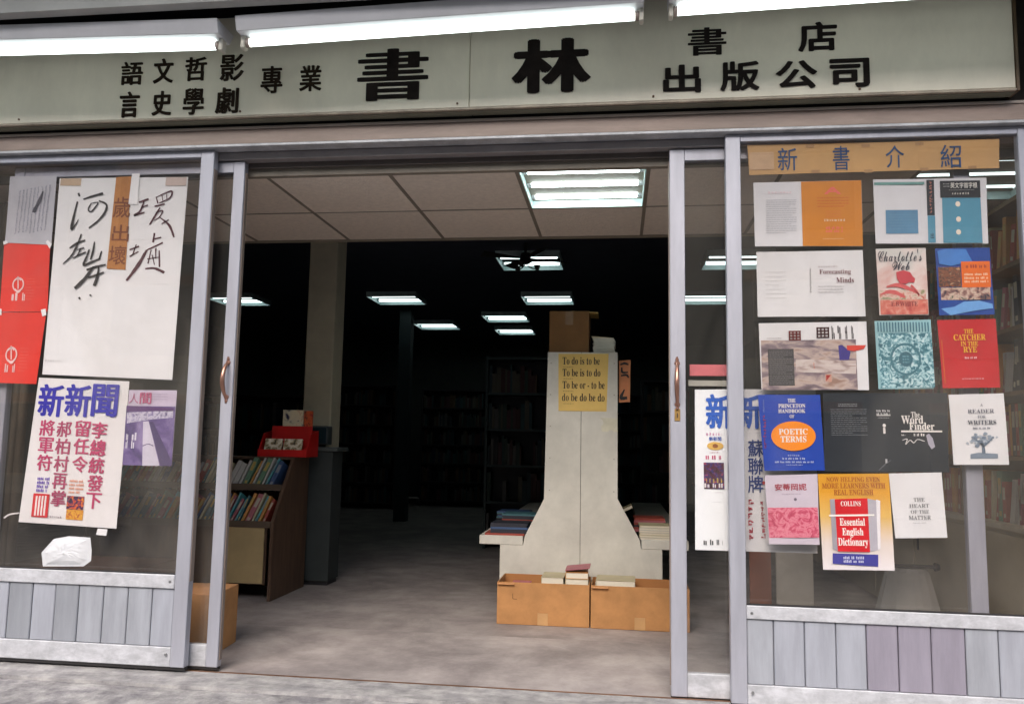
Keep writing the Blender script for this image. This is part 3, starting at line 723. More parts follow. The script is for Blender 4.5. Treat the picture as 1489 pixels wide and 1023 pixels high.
s.text('英文字首字根', *bx_(A, 1098, 1240, 238, 268), ink(235, 232, 222), 3, .01); s.rect('title_band', *bx_(A, 1044, 1257, 228, 318), ink(24, 28, 34), 1); s.greek(*bx_(A, 1062, 1096, 240, 266), 2, ink(220, 220, 215), 3)
s.greek(*bx_(A, 1108, 1198, 290, 304), 1, ink(225, 222, 205), 3, fill=.9); s.greek(*bx_(A, 1090, 1225, 274, 282), 1, ink(190, 190, 185), 3, fill=.4)
s.poly('front_panel', [A(1055, 319), A(1258, 319), A(1270, 557), A(1062, 557)], teal, 1)
for x, y in ((1138, 352), (1142, 432), (1142, 500)): s.ellipse('dot', *bx_(A, x-13, x+13, y-14, y+14), ink(238, 226, 205), 2)
s.greek(*bx_(A, 984, 1004, 232, 405), 1, ink(190, 120, 100), 2, vert=True, fill=.8); s.greek(*bx_(A, 775, 920, 400, 490), 6, ink(110, 155, 180), 2, fill=.3); s.text('出', *bx_(A, 994, 1012, 505, 535), ink(25, 60, 80), 2, .02)
s = cover('wide plain white jacket with small maroon title, below the half orange jacket', [A(72, 605), A(635, 595), A(652, 945), A(80, 948)], white2)
s.text('Forecasting', *bx_(A, 405, 572, 697, 728), ink(120, 78, 84), 2, .0, 'serif'); s.text('Minds', *bx_(A, 495, 588, 740, 768), ink(112, 62, 70), 2, .0, 'serif')
s.greek(*bx_(A, 400, 500, 676, 690), 1, ink(175, 160, 160), 2, fill=.8); s.greek(*bx_(A, 400, 535, 780, 825), 3, ink(165, 162, 160), 2, fill=.5); s.greek(*bx_(A, 350, 366, 690, 820), 1, ink(150, 148, 145), 2, vert=True, fill=.7)
s.greek(*bx_(A, 120, 230, 700, 860), 7, ink(184, 184, 182), 2, fill=.2)
s = cover('pale cover with swirly grey title over a red drawing, left of the blue cover', [A(705, 588), A(970, 583), A(985, 937), A(725, 940)], splotch('pink_cover', [(214, 170, 160), (226, 214, 206), (205, 208, 200)], 7, 5))
s.text('Charlotte\'s', *bx_(A, 714, 946, 592, 655), ink(62, 62, 74), 3, .004, 'script'); s.text('Web', *bx_(A, 790, 884, 655, 702), ink(62, 62, 74), 3, .006, 'script')
rd = ink(196, 66, 74)
s.poly('red_drawing', [A(812, 712), A(850, 702), A(885, 712), A(900, 735), A(912, 745), A(908, 768), A(880, 765), A(862, 775), A(830, 770), A(815, 745)], rd, 2)
s.brush([[A(760, 790)+(2,), A(820, 780)+(6,), A(880, 800)+(5,), A(935, 830)+(2,)], [A(730, 830)+(2,), A(790, 815)+(6,), A(860, 845)+(4,)], [A(890, 780)+(3,), A(925, 820)+(3,), A(930, 840)+(1,)]], ink(206, 92, 90), 2)
s.rect('foreground_tint', *bx_(A, 728, 980, 858, 935), splotch('red_wash', [(190, 80, 70), (214, 120, 100), (222, 170, 150)], 30, 4), 1); s.rect('meadow', *bx_(A, 724, 970, 806, 857), splotch('meadow_pic', [(196, 110, 90), (222, 196, 180), (150, 150, 110)], 45, 8, 6), 1)
s.text('E.B.WHITE', *bx_(A, 785, 925, 868, 892), ink(128, 32, 40), 3, .0, 'serif')
s = cover('blue landscape cover with a bright orange title box', [A(1020, 585), A(1308, 582), A(1335, 935), A(1040, 940)], mat('cover_blue', srgb(28, 70, 150), .4, var=.08))
s.poly('pale_blue_shape', [A(1030, 600), A(1075, 590), A(1180, 590), A(1215, 655), A(1150, 668), A(1100, 680), A(1040, 668)], ink(66, 128, 200), 1)
s.rect('crowd_picture', *bx_(A, 1036, 1155, 685, 790), splotch('crowd', [(30, 26, 34), (150, 92, 60), (60, 44, 44), (196, 150, 110)], 70, 6, 6), 2)
s.rect('title_box', *bx_(A, 1157, 1310, 655, 792), mat('title_orange', srgb(232, 112, 30), .4), 3); s.greek(*bx_(A, 1180, 1290, 672, 694), 1, ink(160, 60, 40), 4, fill=.9, word=.3); s.greek(*bx_(A, 1172, 1298, 715, 772), 3, ink(240, 205, 170), 4, fill=.75, word=.35)
s.rect('landscape_picture', *bx_(A, 1048, 1310, 793, 858), splotch('landscape', [(40, 44, 60), (150, 110, 100), (214, 190, 170), (60, 80, 60)], 34, 9, 5), 2)
s.poly('wave_picture', [A(1050, 905), A(1120, 895), A(1170, 868), A(1250, 862), A(1322, 880), A(1325, 902), A(1230, 915), A(1150, 930), A(1100, 940)], ink(108, 166, 222), 1)
s = cover('wide white jacket with window grid symbols over a purple brown painting', [D(85, 72), D(655, 62), D(670, 425), D(100, 425)], white2)
s.rect('painting', *bx_(D, 98, 602, 160, 424), splotch('painting', [(92, 78, 82), (128, 112, 118), (190, 172, 160), (150, 120, 104)], 9, 12, 6, stretch=(1, 1, 3)), 1)
s.poly('painted_light', [D(280, 262), D(600, 270), D(600, 340), D(280, 330)], splotch('painting_light', [(150, 130, 125), (198, 184, 176), (206, 196, 188)], 16, 3, stretch=(1, 1, 3)), 2)
s.rect('grey_text_box', *bx_(D, 135, 272, 208, 402), ink(52, 50, 52), 2); s.greek(*bx_(D, 142, 266, 216, 396), 18, ink(120, 118, 118), 3, fill=.5); s.rect('box_line', *bx_(D, 138, 270, 342, 347), ink(30, 28, 30), 3)
def gridmark(x0, x1, y0, y1, m):
    for i in range(4):
        t = i/3; s.rect('grid_bar', *bx_(D, x0+(x1-x0-8)*t, x0+(x1-x0-8)*t+8, y0, y1), m, 3); s.rect('grid_bar', *bx_(D, x0, x1, y0+(y1-y0-7)*t, y0+(y1-y0-7)*t+7), m, 3)
gridmark(243, 307, 112, 164, ink(128, 34, 34)); gridmark(390, 457, 93, 150, ink(72, 24, 26))
s.greek(*bx_(D, 470, 602, 93, 155), 2, ink(48, 40, 44), 3, fill=1.5, word=.14); s.greek(*bx_(D, 130, 205, 146, 158), 1, ink(120, 110, 110), 3, fill=.5)
s.poly('blue_flag', [D(505, 190), D(525, 186), D(570, 225), D(562, 265), D(512, 268)], ink(62, 52, 128), 3); s.poly('red_flag', [D(550, 190), D(652, 188), D(640, 208), D(590, 220), D(552, 214)], ink(204, 62, 44), 4)
s.rect('seal', *bx_(D, 437, 470, 342, 382), ink(196, 150, 130), 3); s.poly('seal_mark', [D(441, 346), D(466, 346), D(441, 378)], ink(160, 30, 26), 4); s.greek(*bx_(D, 368, 384, 280, 318), 1, ink(200, 90, 50), 3, vert=True)
s = cover('teal patterned cover with a round central rosette, left of the red cover', [D(698, 60), D(995, 52), D(1015, 418), D(720, 420)], ink(150, 196, 200))
s.rect('pattern', *bx_(D, 722, 1008, 122, 412), splotch('teal_pattern', [(30, 96, 112), (60, 130, 142), (170, 210, 214), (210, 232, 232)], 55, 4, 6, False, 1.5), 1)
for k in range(18): s.rect('fringe_bar', *bx_(D, 712+k*15.6, 719+k*15.6, 66, 118), ink(52, 112, 130), 2)
s.ellipse('rosette', *bx_(D, 826, 900, 222, 302), ink(30, 100, 116), 2); s.ellipse('rosette_ring', *bx_(D, 780, 944, 176, 348), ink(42, 112, 126), 2, .86); s.greek(*bx_(D, 846, 880, 240, 286), 3, ink(110, 170, 180), 3, fill=.6, word=.5)
s = cover('plain bright red cover with yellow serif title, at the right edge of the glass', [D(1030, 55), D(1340, 48), D(1365, 412), D(1060, 415)], mat('cover_red', srgb(192, 28, 34), .4, var=.05))
yl = ink(238, 178, 40)
for t, b in (('THE', (1170, 1220, 103, 125)), ('CATCHER', (1115, 1285, 130, 162)), ('IN THE', (1153, 1245, 168, 192)), ('RYE', (1167, 1239, 196, 226))): s.text(t, *bx_(D, *b), yl, 2, .008, 'serif')
s.greek(*bx_(D, 1175, 1240, 248, 262), 1, ink(232, 190, 190), 2, fill=.9, word=.3); s.greek(*bx_(D, 1162, 1276, 360, 371), 1, ink(225, 180, 180), 2, fill=.8, word=.1)
s.brush([[D(1052, 160)+(1.6,), D(1072, 390)+(1.6,)]], ink(205, 90, 30), 1, 'spine_line')
s = cover('royal blue cover with an orange oval holding the title', [D(80, 450), D(410, 450), D(435, 850), D(115, 852)], mat('cover_royal_blue', srgb(22, 66, 166), .4, var=.05), .0013)
wi = ink(232, 228, 220)
for t, b in (('THE', (238, 279, 471, 490)), ('PRINCETON', (188, 331, 498, 519)), ('HANDBOOK', (188, 331, 526, 546)), ('OF', (248, 273, 555, 573))): s.text(t, *bx_(D, *b), wi, 2, .01, 'serif')
s.ellipse('orange_oval', *bx_(D, 150, 386, 590, 746), mat('oval_orange', srgb(240, 142, 22), .4, var=.03), 2)
s.text('POETIC', *bx_(D, 190, 343, 629, 661), wi, 3, .012, 'serif'); s.text('TERMS', *bx_(D, 200, 337, 668, 701), wi, 3, .012, 'serif')
for b in ((240, 300, 766, 776), (210, 334, 781, 795), (170, 376, 800, 812), (232, 316, 817, 825)): s.greek(*bx_(D, *b), 1, ink(180, 195, 225), 2, fill=.9, word=.12)
s.greek(*bx_(D, 106, 126, 556, 730), 1, ink(170, 60, 90), 2, vert=True, fill=.8); s.greek(*bx_(D, 104, 116, 478, 545), 1, ink(150, 165, 205), 2, vert=True, fill=.7)
s = cover('wide charcoal jacket with white title and underline, in the middle row', [D(425, 442), D(1085, 440), D(1092, 860), D(435, 855)], mat('cover_charcoal', srgb(38, 44, 50), .35, var=.12, scale=5, bump=.25, bscale=9))
s.greek(*bx_(D, 467, 658, 522, 668), 13, ink(140, 144, 146), 2, fill=.42); s.greek(*bx_(D, 505, 605, 496, 514), 2, ink(170, 172, 172), 2, fill=.6)
s.greek(*bx_(D, 708, 780, 528, 560), 2, ink(205, 205, 202), 2, fill=.8, word=.3); s.rect('spine_rule', *bx_(D, 708, 782, 557, 561), wi, 2); s.greek(*bx_(D, 715, 775, 567, 577), 1, ink(190, 190, 188), 2)
s.ellipse('spine_emblem', *bx_(D, 740, 757, 603, 622), wi, 2); s.rect('spine_emblem_stem', *bx_(D, 743, 755, 624, 655), wi, 2)
s.text('The', *bx_(D, 890, 936, 540, 570), wi, 2, .008, 'serif'); s.text('Word', *bx_(D, 838, 955, 560, 604), wi, 2, .01, 'serif'); s.text('Finder', *bx_(D, 880, 1014, 596, 637), wi, 2, .01, 'serif')
s.rect('title_rule', *bx_(D, 838, 1055, 639, 648), wi, 2); s.greek(*bx_(D, 840, 860, 655, 672), 1, wi, 2, word=.6); s.greek(*bx_(D, 905, 970, 655, 670), 1, wi, 2, fill=1.1, word=.3)
s.brush([[D(845, 690)+(.8,), D(870, 684)+(1.2,), D(862, 712)+(1,), D(885, 690)+(1,), D(905, 704)+(1.2,), D(925, 686)+(1,), D(962, 696)+(1.2,)]], wi, 2)
s.poly('torn_spot', [D(970, 664), D(985, 655), D(1005, 680), D(1018, 725), D(1000, 738), D(982, 712)], ink(170, 168, 178), 2)
s.brush([[D(720, 850)+(1,), D(745, 825)+(1.4,), D(785, 795)+(1,)]], ink(96, 100, 104), 2, 'scratch'); s.text('1', *bx_(D, 755, 765, 790, 812), ink(190, 190, 188), 2)
s = cover('pale cover with a small blue grey tree drawing, rightmost in the middle row', [D(1090, 450), D(1382, 442), D(1412, 820), D(1118, 820)], white2)
gy = ink(100, 106, 118)
s.text('A', *bx_(D, 1256, 1270, 497, 510), gy, 2, 0, 'serif'); s.text('READER', *bx_(D, 1190, 1330, 526, 547), gy, 2, .0, 'serif'); s.text('FOR', *bx_(D, 1243, 1285, 558, 574), gy, 2, 0, 'serif'); s.text('WRITERS', *bx_(D, 1190, 1342, 584, 608), ink(70, 76, 88), 2, .004, 'serif'); s.greek(*bx_(D, 1218, 1320, 620, 634), 1, gy, 2, fill=.9, word=.2)
random.seed(5)
tr = [[D(1275, 762)+(5,), D(1272, 725)+(4,), D(1262, 690)+(3,)], [D(1272, 725)+(3,), D(1300, 700)+(2,), D(1320, 680)+(1.5,)], [D(1268, 715)+(3,), D(1240, 692)+(2,), D(1220, 680)+(1.5,)]]
s.brush(tr, ink(96, 112, 128), 3)
for k in range(30):
    x = random.gauss(1270, 36); y = random.gauss(682, 16); r = random.uniform(7, 15); s.poly('leaf_clump', [D(x+r*random.uniform(.6, 1.3)*math.cos(t*.9), y+r*.8*random.uniform(.5, 1.2)*math.sin(t*.9)) for t in range(7)], ink(*random.choice([(110, 126, 142), (140, 154, 166), (168, 178, 186)])), 1+.02*k)
s.poly('tree_ground', [D(1205, 764), D(1250, 756), D(1350, 762), D(1352, 786), D(1205, 788)], ink(120, 136, 150), 1)
random.seed(13)
s = cover('pale cover with red Chinese title and pink picture, under the royal blue cover', [Bz(410, 478), Bz(690, 470), Bz(701, 846), Bz(432, 842)], mat('cover_pinkish', srgb(205, 196, 206), .45, var=.03), .0026)
s.text('安蒂岡妮', *bx_(Bz, 462, 630, 521, 557), ink(170, 36, 60), 2, .014); s.greek(*bx_(Bz, 500, 600, 570, 582), 1, ink(150, 140, 155), 2, fill=.5); s.ellipse('small_mark', *bx_(Bz, 563, 580, 597, 612), ink(120, 110, 125), 2)
s.rect('pink_picture', *bx_(Bz, 428, 694, 648, 808), splotch('pink_pic', [(176, 50, 84), (206, 84, 112), (226, 140, 156), (196, 66, 96)], 22, 6, 4, False, 2.5), 1)
s = cover('yellow to white leaflet showing a red and white dictionary', [Bz(692, 470), Bz(1070, 468), Bz(1100, 983), Bz(720, 978)], ramp_z('yellow_fade', [(0, (236, 232, 232)), (.28, (228, 216, 205)), (.55, (224, 184, 96)), (.8, (222, 160, 36)), (1, (216, 158, 34))], 1), -.0007)
oc = ink(176, 98, 16)
s.text('NOW HELPING EVEN', *bx_(Bz, 735, 1020, 486, 512), oc, 2, .008, 'serif'); s.text('MORE LEARNERS WITH', *bx_(Bz, 712, 1048, 518, 546), oc, 2, .008, 'serif'); s.text('REAL ENGLISH', *bx_(Bz, 775, 985, 552, 582), oc, 2, .008, 'serif')
s.poly('book_side', [Bz(755, 605), Bz(784, 602), Bz(798, 880), Bz(770, 868)], ink(160, 158, 166), 1); s.poly('book_pages', [Bz(950, 600), Bz(1012, 612), Bz(1020, 872), Bz(968, 882)], ink(182, 180, 188), 1); s.poly('book_pages', [Bz(1000, 605), Bz(1022, 612), Bz(1024, 868), Bz(1010, 872)], ink(232, 230, 232), 2)
s.poly('book_front', [Bz(780, 604), Bz(954, 598), Bz(968, 884), Bz(797, 880)], mat('dictionary_red', srgb(206, 22, 34), .4), 3); s.poly('book_rule', [Bz(750, 686), Bz(990, 683), Bz(990, 692), Bz(750, 695)], wi, 4)
s.text('COLLINS', *bx_(Bz, 812, 918, 614, 640), wi, 5, .004, 'serif'); s.text('Essential', *bx_(Bz, 806, 940, 704, 744), wi, 5, .01, 'serif'); s.text('English', *bx_(Bz, 820, 932, 756, 806), wi, 5, .01, 'serif'); s.text('Dictionary', *bx_(Bz, 798, 958, 808, 862), wi, 5, .01, 'serif')
s.poly('blue_bar', [Bz(770, 890), Bz(1012, 898), Bz(1012, 962), Bz(770, 946)], ink(52, 52, 150), 1); s.greek(*bx_(Bz, 828, 942, 906, 944), 2, ink(205, 210, 235), 2, fill=.9, word=.3)
s = cover('small white cover with four centred lines, lowest on the right', [Ez(905, 15), Ez(1133, 10), Ez(1158, 293), Ez(932, 295)], white2)
for t, b in (('THE', (1010, 1058, 120, 136)), ('HEART', (992, 1078, 146, 162)), ('OF THE', (998, 1078, 172, 188)), ('MATTER', (990, 1086, 196, 214))): s.text(t, *bx_(Ez, *b), ink(128, 130, 130), 2, .0, 'serif')
s.greek(*bx_(Ez, 1010, 1065, 224, 232), 1, ink(150, 150, 150), 2)

# white poster on the inner right door (seen between and through the stiles)
s = Sheet('news_poster', 'tall white magazine poster with blue headline, half hidden behind the book covers', 'poster', [Bz(38, 22), (1186, 565), Bz(690, 892), Bz(40, 873)], Y_IN+.0245, mat('poster_bright', (.88, .88, .88), .5, var=.02))
bb_ = ink(26, 92, 190)
s.text('新', 1026, 1064, 572.5, 623, bb_, 2, (.036, .02)); s.text('新', 1069, 1107, 572.5, 623, bb_, 2, (.036, .02)); s.text('聞', 1112, 1150, 572.5, 623, bb_, 2, (.036, .02))
for i, ch in enumerate('蘇聯牌'): s.text(ch, 1087.5, 1110, 639+i*26, 664+i*26, ink(30, 62, 130), 2, .014)
s.greek(1087, 1096, 725, 790, 1, ink(196, 40, 66), 2, vert=True, fill=1.0); s.greek(1106, 1113, 728, 785, 1, ink(200, 60, 84), 2, vert=True, fill=1.0); s.ellipse('red_spot', 1108, 1113, 699, 704, ink(200, 40, 40), 2)
s.greek(1027, 1049, 628, 634, 1, ink(190, 90, 150), 2, fill=.9); s.text('新新聞', 1031, 1049, 634.5, 640.5, ink(34, 80, 170), 2, .02); s.ellipse('gold_oval', 1028, 1052, 642, 654, ink(222, 178, 90), 1); s.ellipse('oval_mark', 1036, 1044, 645, 651, ink(150, 90, 40), 2)
s.greek(1032, 1046, 655, 660, 1, ink(160, 60, 90), 2); s.greek(1026, 1049, 661, 668, 1, ink(190, 70, 110), 2, fill=1.2, word=.3)
s.rect('cover_picture', 1023.3, 1053, 672, 710.5, splotch('poster_pic', [(40, 14, 30), (90, 28, 50), (30, 40, 110), (190, 70, 60)], 50, 3), 1); s.greek(1027, 1050, 695, 702, 1, ink(210, 180, 60), 2, fill=1.2); s.greek(1024, 1052, 703, 709, 1, ink(225, 215, 215), 2, fill=1.2, word=.3)
s.greek(1023, 1051, 785, 792, 1, ink(50, 50, 54), 2, fill=1.3, word=.25); s.greek(1040, 1050, 714, 717, 1, ink(180, 160, 175), 2); s.greek(1036, 1049, 728, 731, 1, ink(190, 190, 195), 2)
# pink board and paper strip just inside
def slab(name, u0, u1, v0, v1, y, th, m, lab, cat, bev=.001):
    a = at(u0, v1, y); b = at(u1, v0, y); return tag(B(a.x, b.x, y, y+th, a.z, b.z).build(name, m, bevel=bev), lab, cat)
slab('pink_board', 1003, 1061, 530, 546, .13, .006, mat('pink_board', srgb(222, 112, 118), .6), 'narrow pink board behind the right door glass above the white poster', 'board')
o = slab('paper_strip', 1001, 1060, 553, 561, .125, .003, mat('strip_paper', srgb(175, 172, 160), .7), 'thin grey paper strip under the pink board', 'paper strip')

# ================================================================== INTERIOR
def fixture(x0, x1, y0, y1, z, lab, n=3, tm=TUBEI, deep=.09):
    r = empty('ceiling_light', ((x0+x1)/2, (y0+y1)/2, z), lab, 'ceiling light', 'recessed ceiling lights')
    b = MB(); t = .008
    b.box(x0, x1, y0, y1, z+deep, z+deep+.006)
    b.box(x0, x0+t, y0, y1, z-.004, z+deep); b.box(x1-t, x1, y0, y1, z-.004, z+deep); b.box(x0+t, x1-t, y0, y0+t, z-.004, z+deep); b.box(x0+t, x1-t, y1-t, y1, z-.004, z+deep)
    b.build('reflector', LAMPR, r)
    for k in range(n):
        y = y0+(y1-y0)*(k+.5)/n
        tb = MB().cyl((x0+.035, y, z+deep*.5), (x1-.035, y, z+deep*.5), .018, 12).build('tube', tm, r, smooth=True)
        for xx in (x0+.012, x1-.034): B(xx, xx+.022, y-.014, y+.014, z+.02, z+deep-.01).build('socket', LAMPW, tb)
    return r
TUBEN = mat('near_lamp_tube', (.9, .95, .95), .4, emit=(.85, 1, .98), estr=8)
fixture(X0+.006, X0+TS-.006, Y0+.006, Y0+TS-.006, ZC, 'large three tube ceiling light just inside the open doorway', 3, TUBEN, .07)
fixture(X0+3*TS+.006, X0+4*TS-.006, Y0+.006, Y0+TS-.006, ZC, 'ceiling light at the top right corner behind the banner glass')
FAR = [(-1.17, 4.04, 'ceiling light partly hidden by the dark ceiling fan'), (-3.08, 6.08, 'far ceiling light nearest the column on its right'), (-1.17, 6.13, 'far ceiling light directly below the fan light, second row'),
       (-1.90, 7.62, 'far ceiling light left of the cardboard box, third row'), (-1.93, 9.0, 'farthest ceiling light, lowest in the picture'), (-5.2, 6.1, 'far ceiling light seen beside the left door stile'),
       (.82, 4.1, 'ceiling light behind the right door stile, upper one'), (.76, 6.15, 'ceiling light behind the right door stile, lower one'), (-3.08, 8.4, 'dim far ceiling light between the column and the teal post')]
for x, y, lab in FAR:
    w_ = .62 if y < 9 else .6
    fixture(x, x+w_, y, y+.60, 2.80, lab, 2, deep=.06)

# column, post
col = tag(B(-2.40, -2.175, 2.5, 2.72, -.001, 2.86).build('column', COLM, bevel=.008), 'square plastered column standing inside behind the left doorway', 'column')
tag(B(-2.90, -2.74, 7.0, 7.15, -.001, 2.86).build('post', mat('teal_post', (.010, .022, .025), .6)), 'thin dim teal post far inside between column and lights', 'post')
# ceiling fan silhouette
fc = at(764, 376, 3.75)
fan = empty('ceiling_fan', (fc.x, fc.y, fc.z), 'dark ceiling fan hanging in front of the bright inner light', 'fan')
FM = mat('fan_dark', (.02, .018, .016), .5)
MB().cyl(fc+Vector((0, 0, .03)), (fc.x, fc.y, 2.86), .012, 8).build('rod', FM, fan)
h = MB(); h.cyl(fc+Vector((0, 0, -.03)), fc+Vector((0, 0, .05)), .06, 16, .04); h.cyl(fc+Vector((0, 0, -.05)), fc+Vector((0, 0, -.03)), .03, 16, .06); h.build('motor', FM, fan)
for k in range(4):
    a = k*math.pi/2+.5; d = Vector((math.cos(a), math.sin(a), 0)); n_ = Vector((-d.y, d.x, 0))
    b = MB(); p = fc+d*.05; q = fc+d*.42
    b.v += [tuple(p+n_*.02), tuple(p-n_*.02), tuple(q-n_*.055+Vector((0, 0, -.012))), tuple(q+n_*.055+Vector((0, 0, .012)))]; b.v += [(v[0], v[1], v[2]+.006) for v in b.v[:4]]
    for f in ((0, 1, 2, 3), (7, 6, 5, 4), (0, 4, 5, 1), (1, 5, 6, 2), (2, 6, 7, 3), (3, 7, 4, 0)): b.f.append(f); b.mi.append(0)
    b.build('blade', FM, fan)
for k in range(3):
    a = k*2.1+.3; pts = [fc+Vector((math.cos(a)*r, math.sin(a)*r, -.05-.04*math.sin(r*18))) for r in (.02, .05, .08, .11)]
    MB().tube(pts, .006, 6).cyl(pts[-1]+Vector((0, 0, -.01)), pts[-1]+Vector((0, 0, .03)), .018, 10, .030).build('lamp_arm', FM, fan)

# double-sided display unit with white shaped end panel
EY = 1.66
def eu(u, v): p = at(u, v, EY); return (p.x, p.z)
un = empty('book_display_unit', (-.23, EY, 0), 'white end panel of a double sided book unit with flared base and side ledges', 'display unit')
mid = eu(845, 600)[0]
Lp = [eu(797, 512), eu(791, 725), eu(763, 779)]; Rp = [eu(898, 512), eu(898, 725), eu(930, 786)]
zt = eu(846, 512)[1]; zl = eu(763, 779)[1]; zl2 = eu(697, 790)[1]; xl0 = eu(697, 785)[0]; xf = eu(727, 800)[0]; xr0 = eu(963, 800)[0]
g_ = .0015
MB().prism([(Lp[0][0], zt), (mid-g_, zt), (mid-g_, 0), (xf, 0), (xf, zl2), (Lp[2][0]-.01, zl2), (Lp[2][0], zl), (Lp[1][0], Lp[1][1])], 'y', EY, EY+.02).build('end_panel', ENDW, un)
MB().prism([(mid+g_, zt), (Rp[0][0], zt), (Rp[1][0], Rp[1][1]), (Rp[2][0], zl), (Rp[2][0]+.01, zl2), (xr0, zl2), (xr0, 0), (mid+g_, 0)], 'y', EY, EY+.02).build('end_panel', ENDW, un)
for q in range(5):
    for sx in (Lp[0][0]+.02, Rp[0][0]-.02):
        MB().cyl((sx, EY-.0012, .75+q*.2), (sx, EY+.001, .75+q*.2), .004, 8).build('screw', mat('screw_dull', (.3, .28, .22), .5, .5), un)
B(xl0, Lp[2][0]-.011, EY-.002, 5.0, zl2, zl).build('ledge', ENDW, un, bevel=.003)
xrl = xr0+.16
B(Rp[2][0]+.011, xrl, EY-.002, 5.0, zl2, zl).build('ledge', ENDW, un, bevel=.003)
B(Lp[1][0]+.14, Rp[1][0]-.14, EY+.021, 5.0, .0, zt-.002).build('core', DARK, un)
for z in (.78, 1.08, 1.36, 1.60):
    B(Lp[1][0]+.004, Lp[1][0]+.139, EY+.022, 4.99, z, z+.018).build('shelf', DARK, un); B(Rp[1][0]-.139, Rp[1][0]-.004, EY+.022, 4.99, z, z+.018).build('shelf', DARK, un)
B(xf+.06, Lp[1][0]+.138, EY+.022, 4.98, .0, zl2-.001).build('plinth', DARK, un); B(Rp[1][0]-.138, xr0-.06, EY+.022, 4.98, .0, zl2-.001).build('plinth', DARK, un)
pp = Sheet('yellow_poster', 'yellow poster with four lines of black calligraphy on the white end panel', 'poster', [(812, 514), (885, 514), (882, 598), (812, 597)], EY-.004, mat('poster_yellow', srgb(214, 178, 96), .6, var=.05, scale=8))
for t, b in (('To do is to be', (818, 872, 519, 530)), ('To be is to do', (818, 873, 536, 547)), ('To be or - to be', (818, 879, 554, 565)), ('do be do be do', (817, 879, 572, 583))): pp.text(t, *b, ink(34, 26, 20), 2, .0, 'serif')
for v in (532, 549, 567, 585): pp.greek(819, 834, v, v+3, 1, ink(120, 95, 50), 2, fill=.6)
Sheet('taped_paper', 'blank off white paper taped low on the right of the white end panel', 'paper', [(873, 607), (898, 608), (898, 628), (875, 627)], EY-.003, mat('paper_cream', srgb(196, 190, 168), .6))
# things on top of the unit
a = at(799, 511, EY+.06); b = at(857, 453, EY+.06)
bx = empty('brown_box', ((a.x+b.x)/2, EY+.18, zt), 'dark brown cardboard box standing on top of the white unit', 'box')
B(a.x, b.x, EY+.03, EY+.33, zt, b.z).build('box_body', mat('brown_card', (.20, .095, .03), .8, var=.1), bx, bevel=.003); B((a.x+b.x)/2-.025, (a.x+b.x)/2+.025, EY+.028, EY+.0295, b.z-.09, b.z-.003).build('tape', mat('brown_tape', (.22, .11, .04), .4), bx)
p0 = at(832, 452, EY+.1); p1 = at(870, 449, EY+.1)
tag(B(p0.x, p1.x, EY+.06, EY+.3, b.z+.001, b.z+.006, rot=Matrix.Rotation(.06, 3, 'Y'), c=(p0.x, EY, b.z)).build('yellow_folder', mat('folder', srgb(190, 160, 96), .7)), 'thin yellow folder lying on the brown box', 'folder')
a = at(863, 511, EY+.08); b2 = at(894, 492, EY+.08); z = zt
k = 0
while z < b2.z:
    th = random.uniform(.008, .014); dx = random.uniform(-.006, .006)
    tag(B(a.x+dx, b2.x+dx, EY+.05, EY+.27, z, z+th-.0008).build('paper_pad', mat('pad_white', (.66, .63, .54), .8, var=.08), bevel=.001), 'white pad in the stack beside the brown box on top of the unit', 'paper pad', 'stack of white pads on the unit'); z += th
tag(B(a.x-.012, b2.x-.02, EY+.05, EY+.27, z+.004, z+.009, rot=Matrix.Rotation(.07, 3, 'Y'), c=(a.x, EY, z)).build('paper_pad', mat('pad_yellow', (.66, .56, .36), .8)), 'cream folder lying askew on top of the white pads', 'folder')
os_ = Sheet('hanging_sign', 'orange paper sign with black characters sticking out right of the white end panel', 'sign', [(900, 524), (917, 523), (916, 584), (900, 585)], EY+.06, mat('orange_sign', srgb(190, 120, 78), .7))
os_.brush([[(902, 530, 2), (908, 528, 3), (914, 530, 2)], [(904, 534, 2), (905, 541, 3), (913, 541, 2)], [(903, 546, 2), (911, 545, 3), (914, 549, 2)], [(908, 566, 2), (903, 578, 5), (912, 578, 4)]], ink(26, 20, 20))

# books
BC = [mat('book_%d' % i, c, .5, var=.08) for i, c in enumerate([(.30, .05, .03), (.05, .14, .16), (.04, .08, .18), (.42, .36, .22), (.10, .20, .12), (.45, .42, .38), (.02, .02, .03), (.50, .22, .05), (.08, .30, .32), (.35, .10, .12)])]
BCD = [mat('shaded_book_%d' % i, c, .6, var=.1) for i, c in enumerate([(.05, .012, .01), (.012, .03, .035), (.012, .02, .04), (.08, .07, .05), (.02, .04, .03), (.09, .085, .08), (.01, .01, .012), (.08, .04, .015), (.015, .05, .055), (.06, .02, .025)])]  # same hues as the near books, darkened to paint in the shade deep inside
RCK = [1, 8, 4, 3, 0, 3, 5, 9, 2, 7, 1]
SPL = [mat('spine_print_cream', (.42, .38, .28), .6), mat('spine_print_yellow', (.42, .30, .08), .6), mat('spine_print_grey', (.22, .24, .25), .6)]
CN = ['brick red', 'dark teal', 'navy', 'tan', 'green', 'pale grey', 'black', 'orange', 'bright teal', 'crimson']
_bk = {}
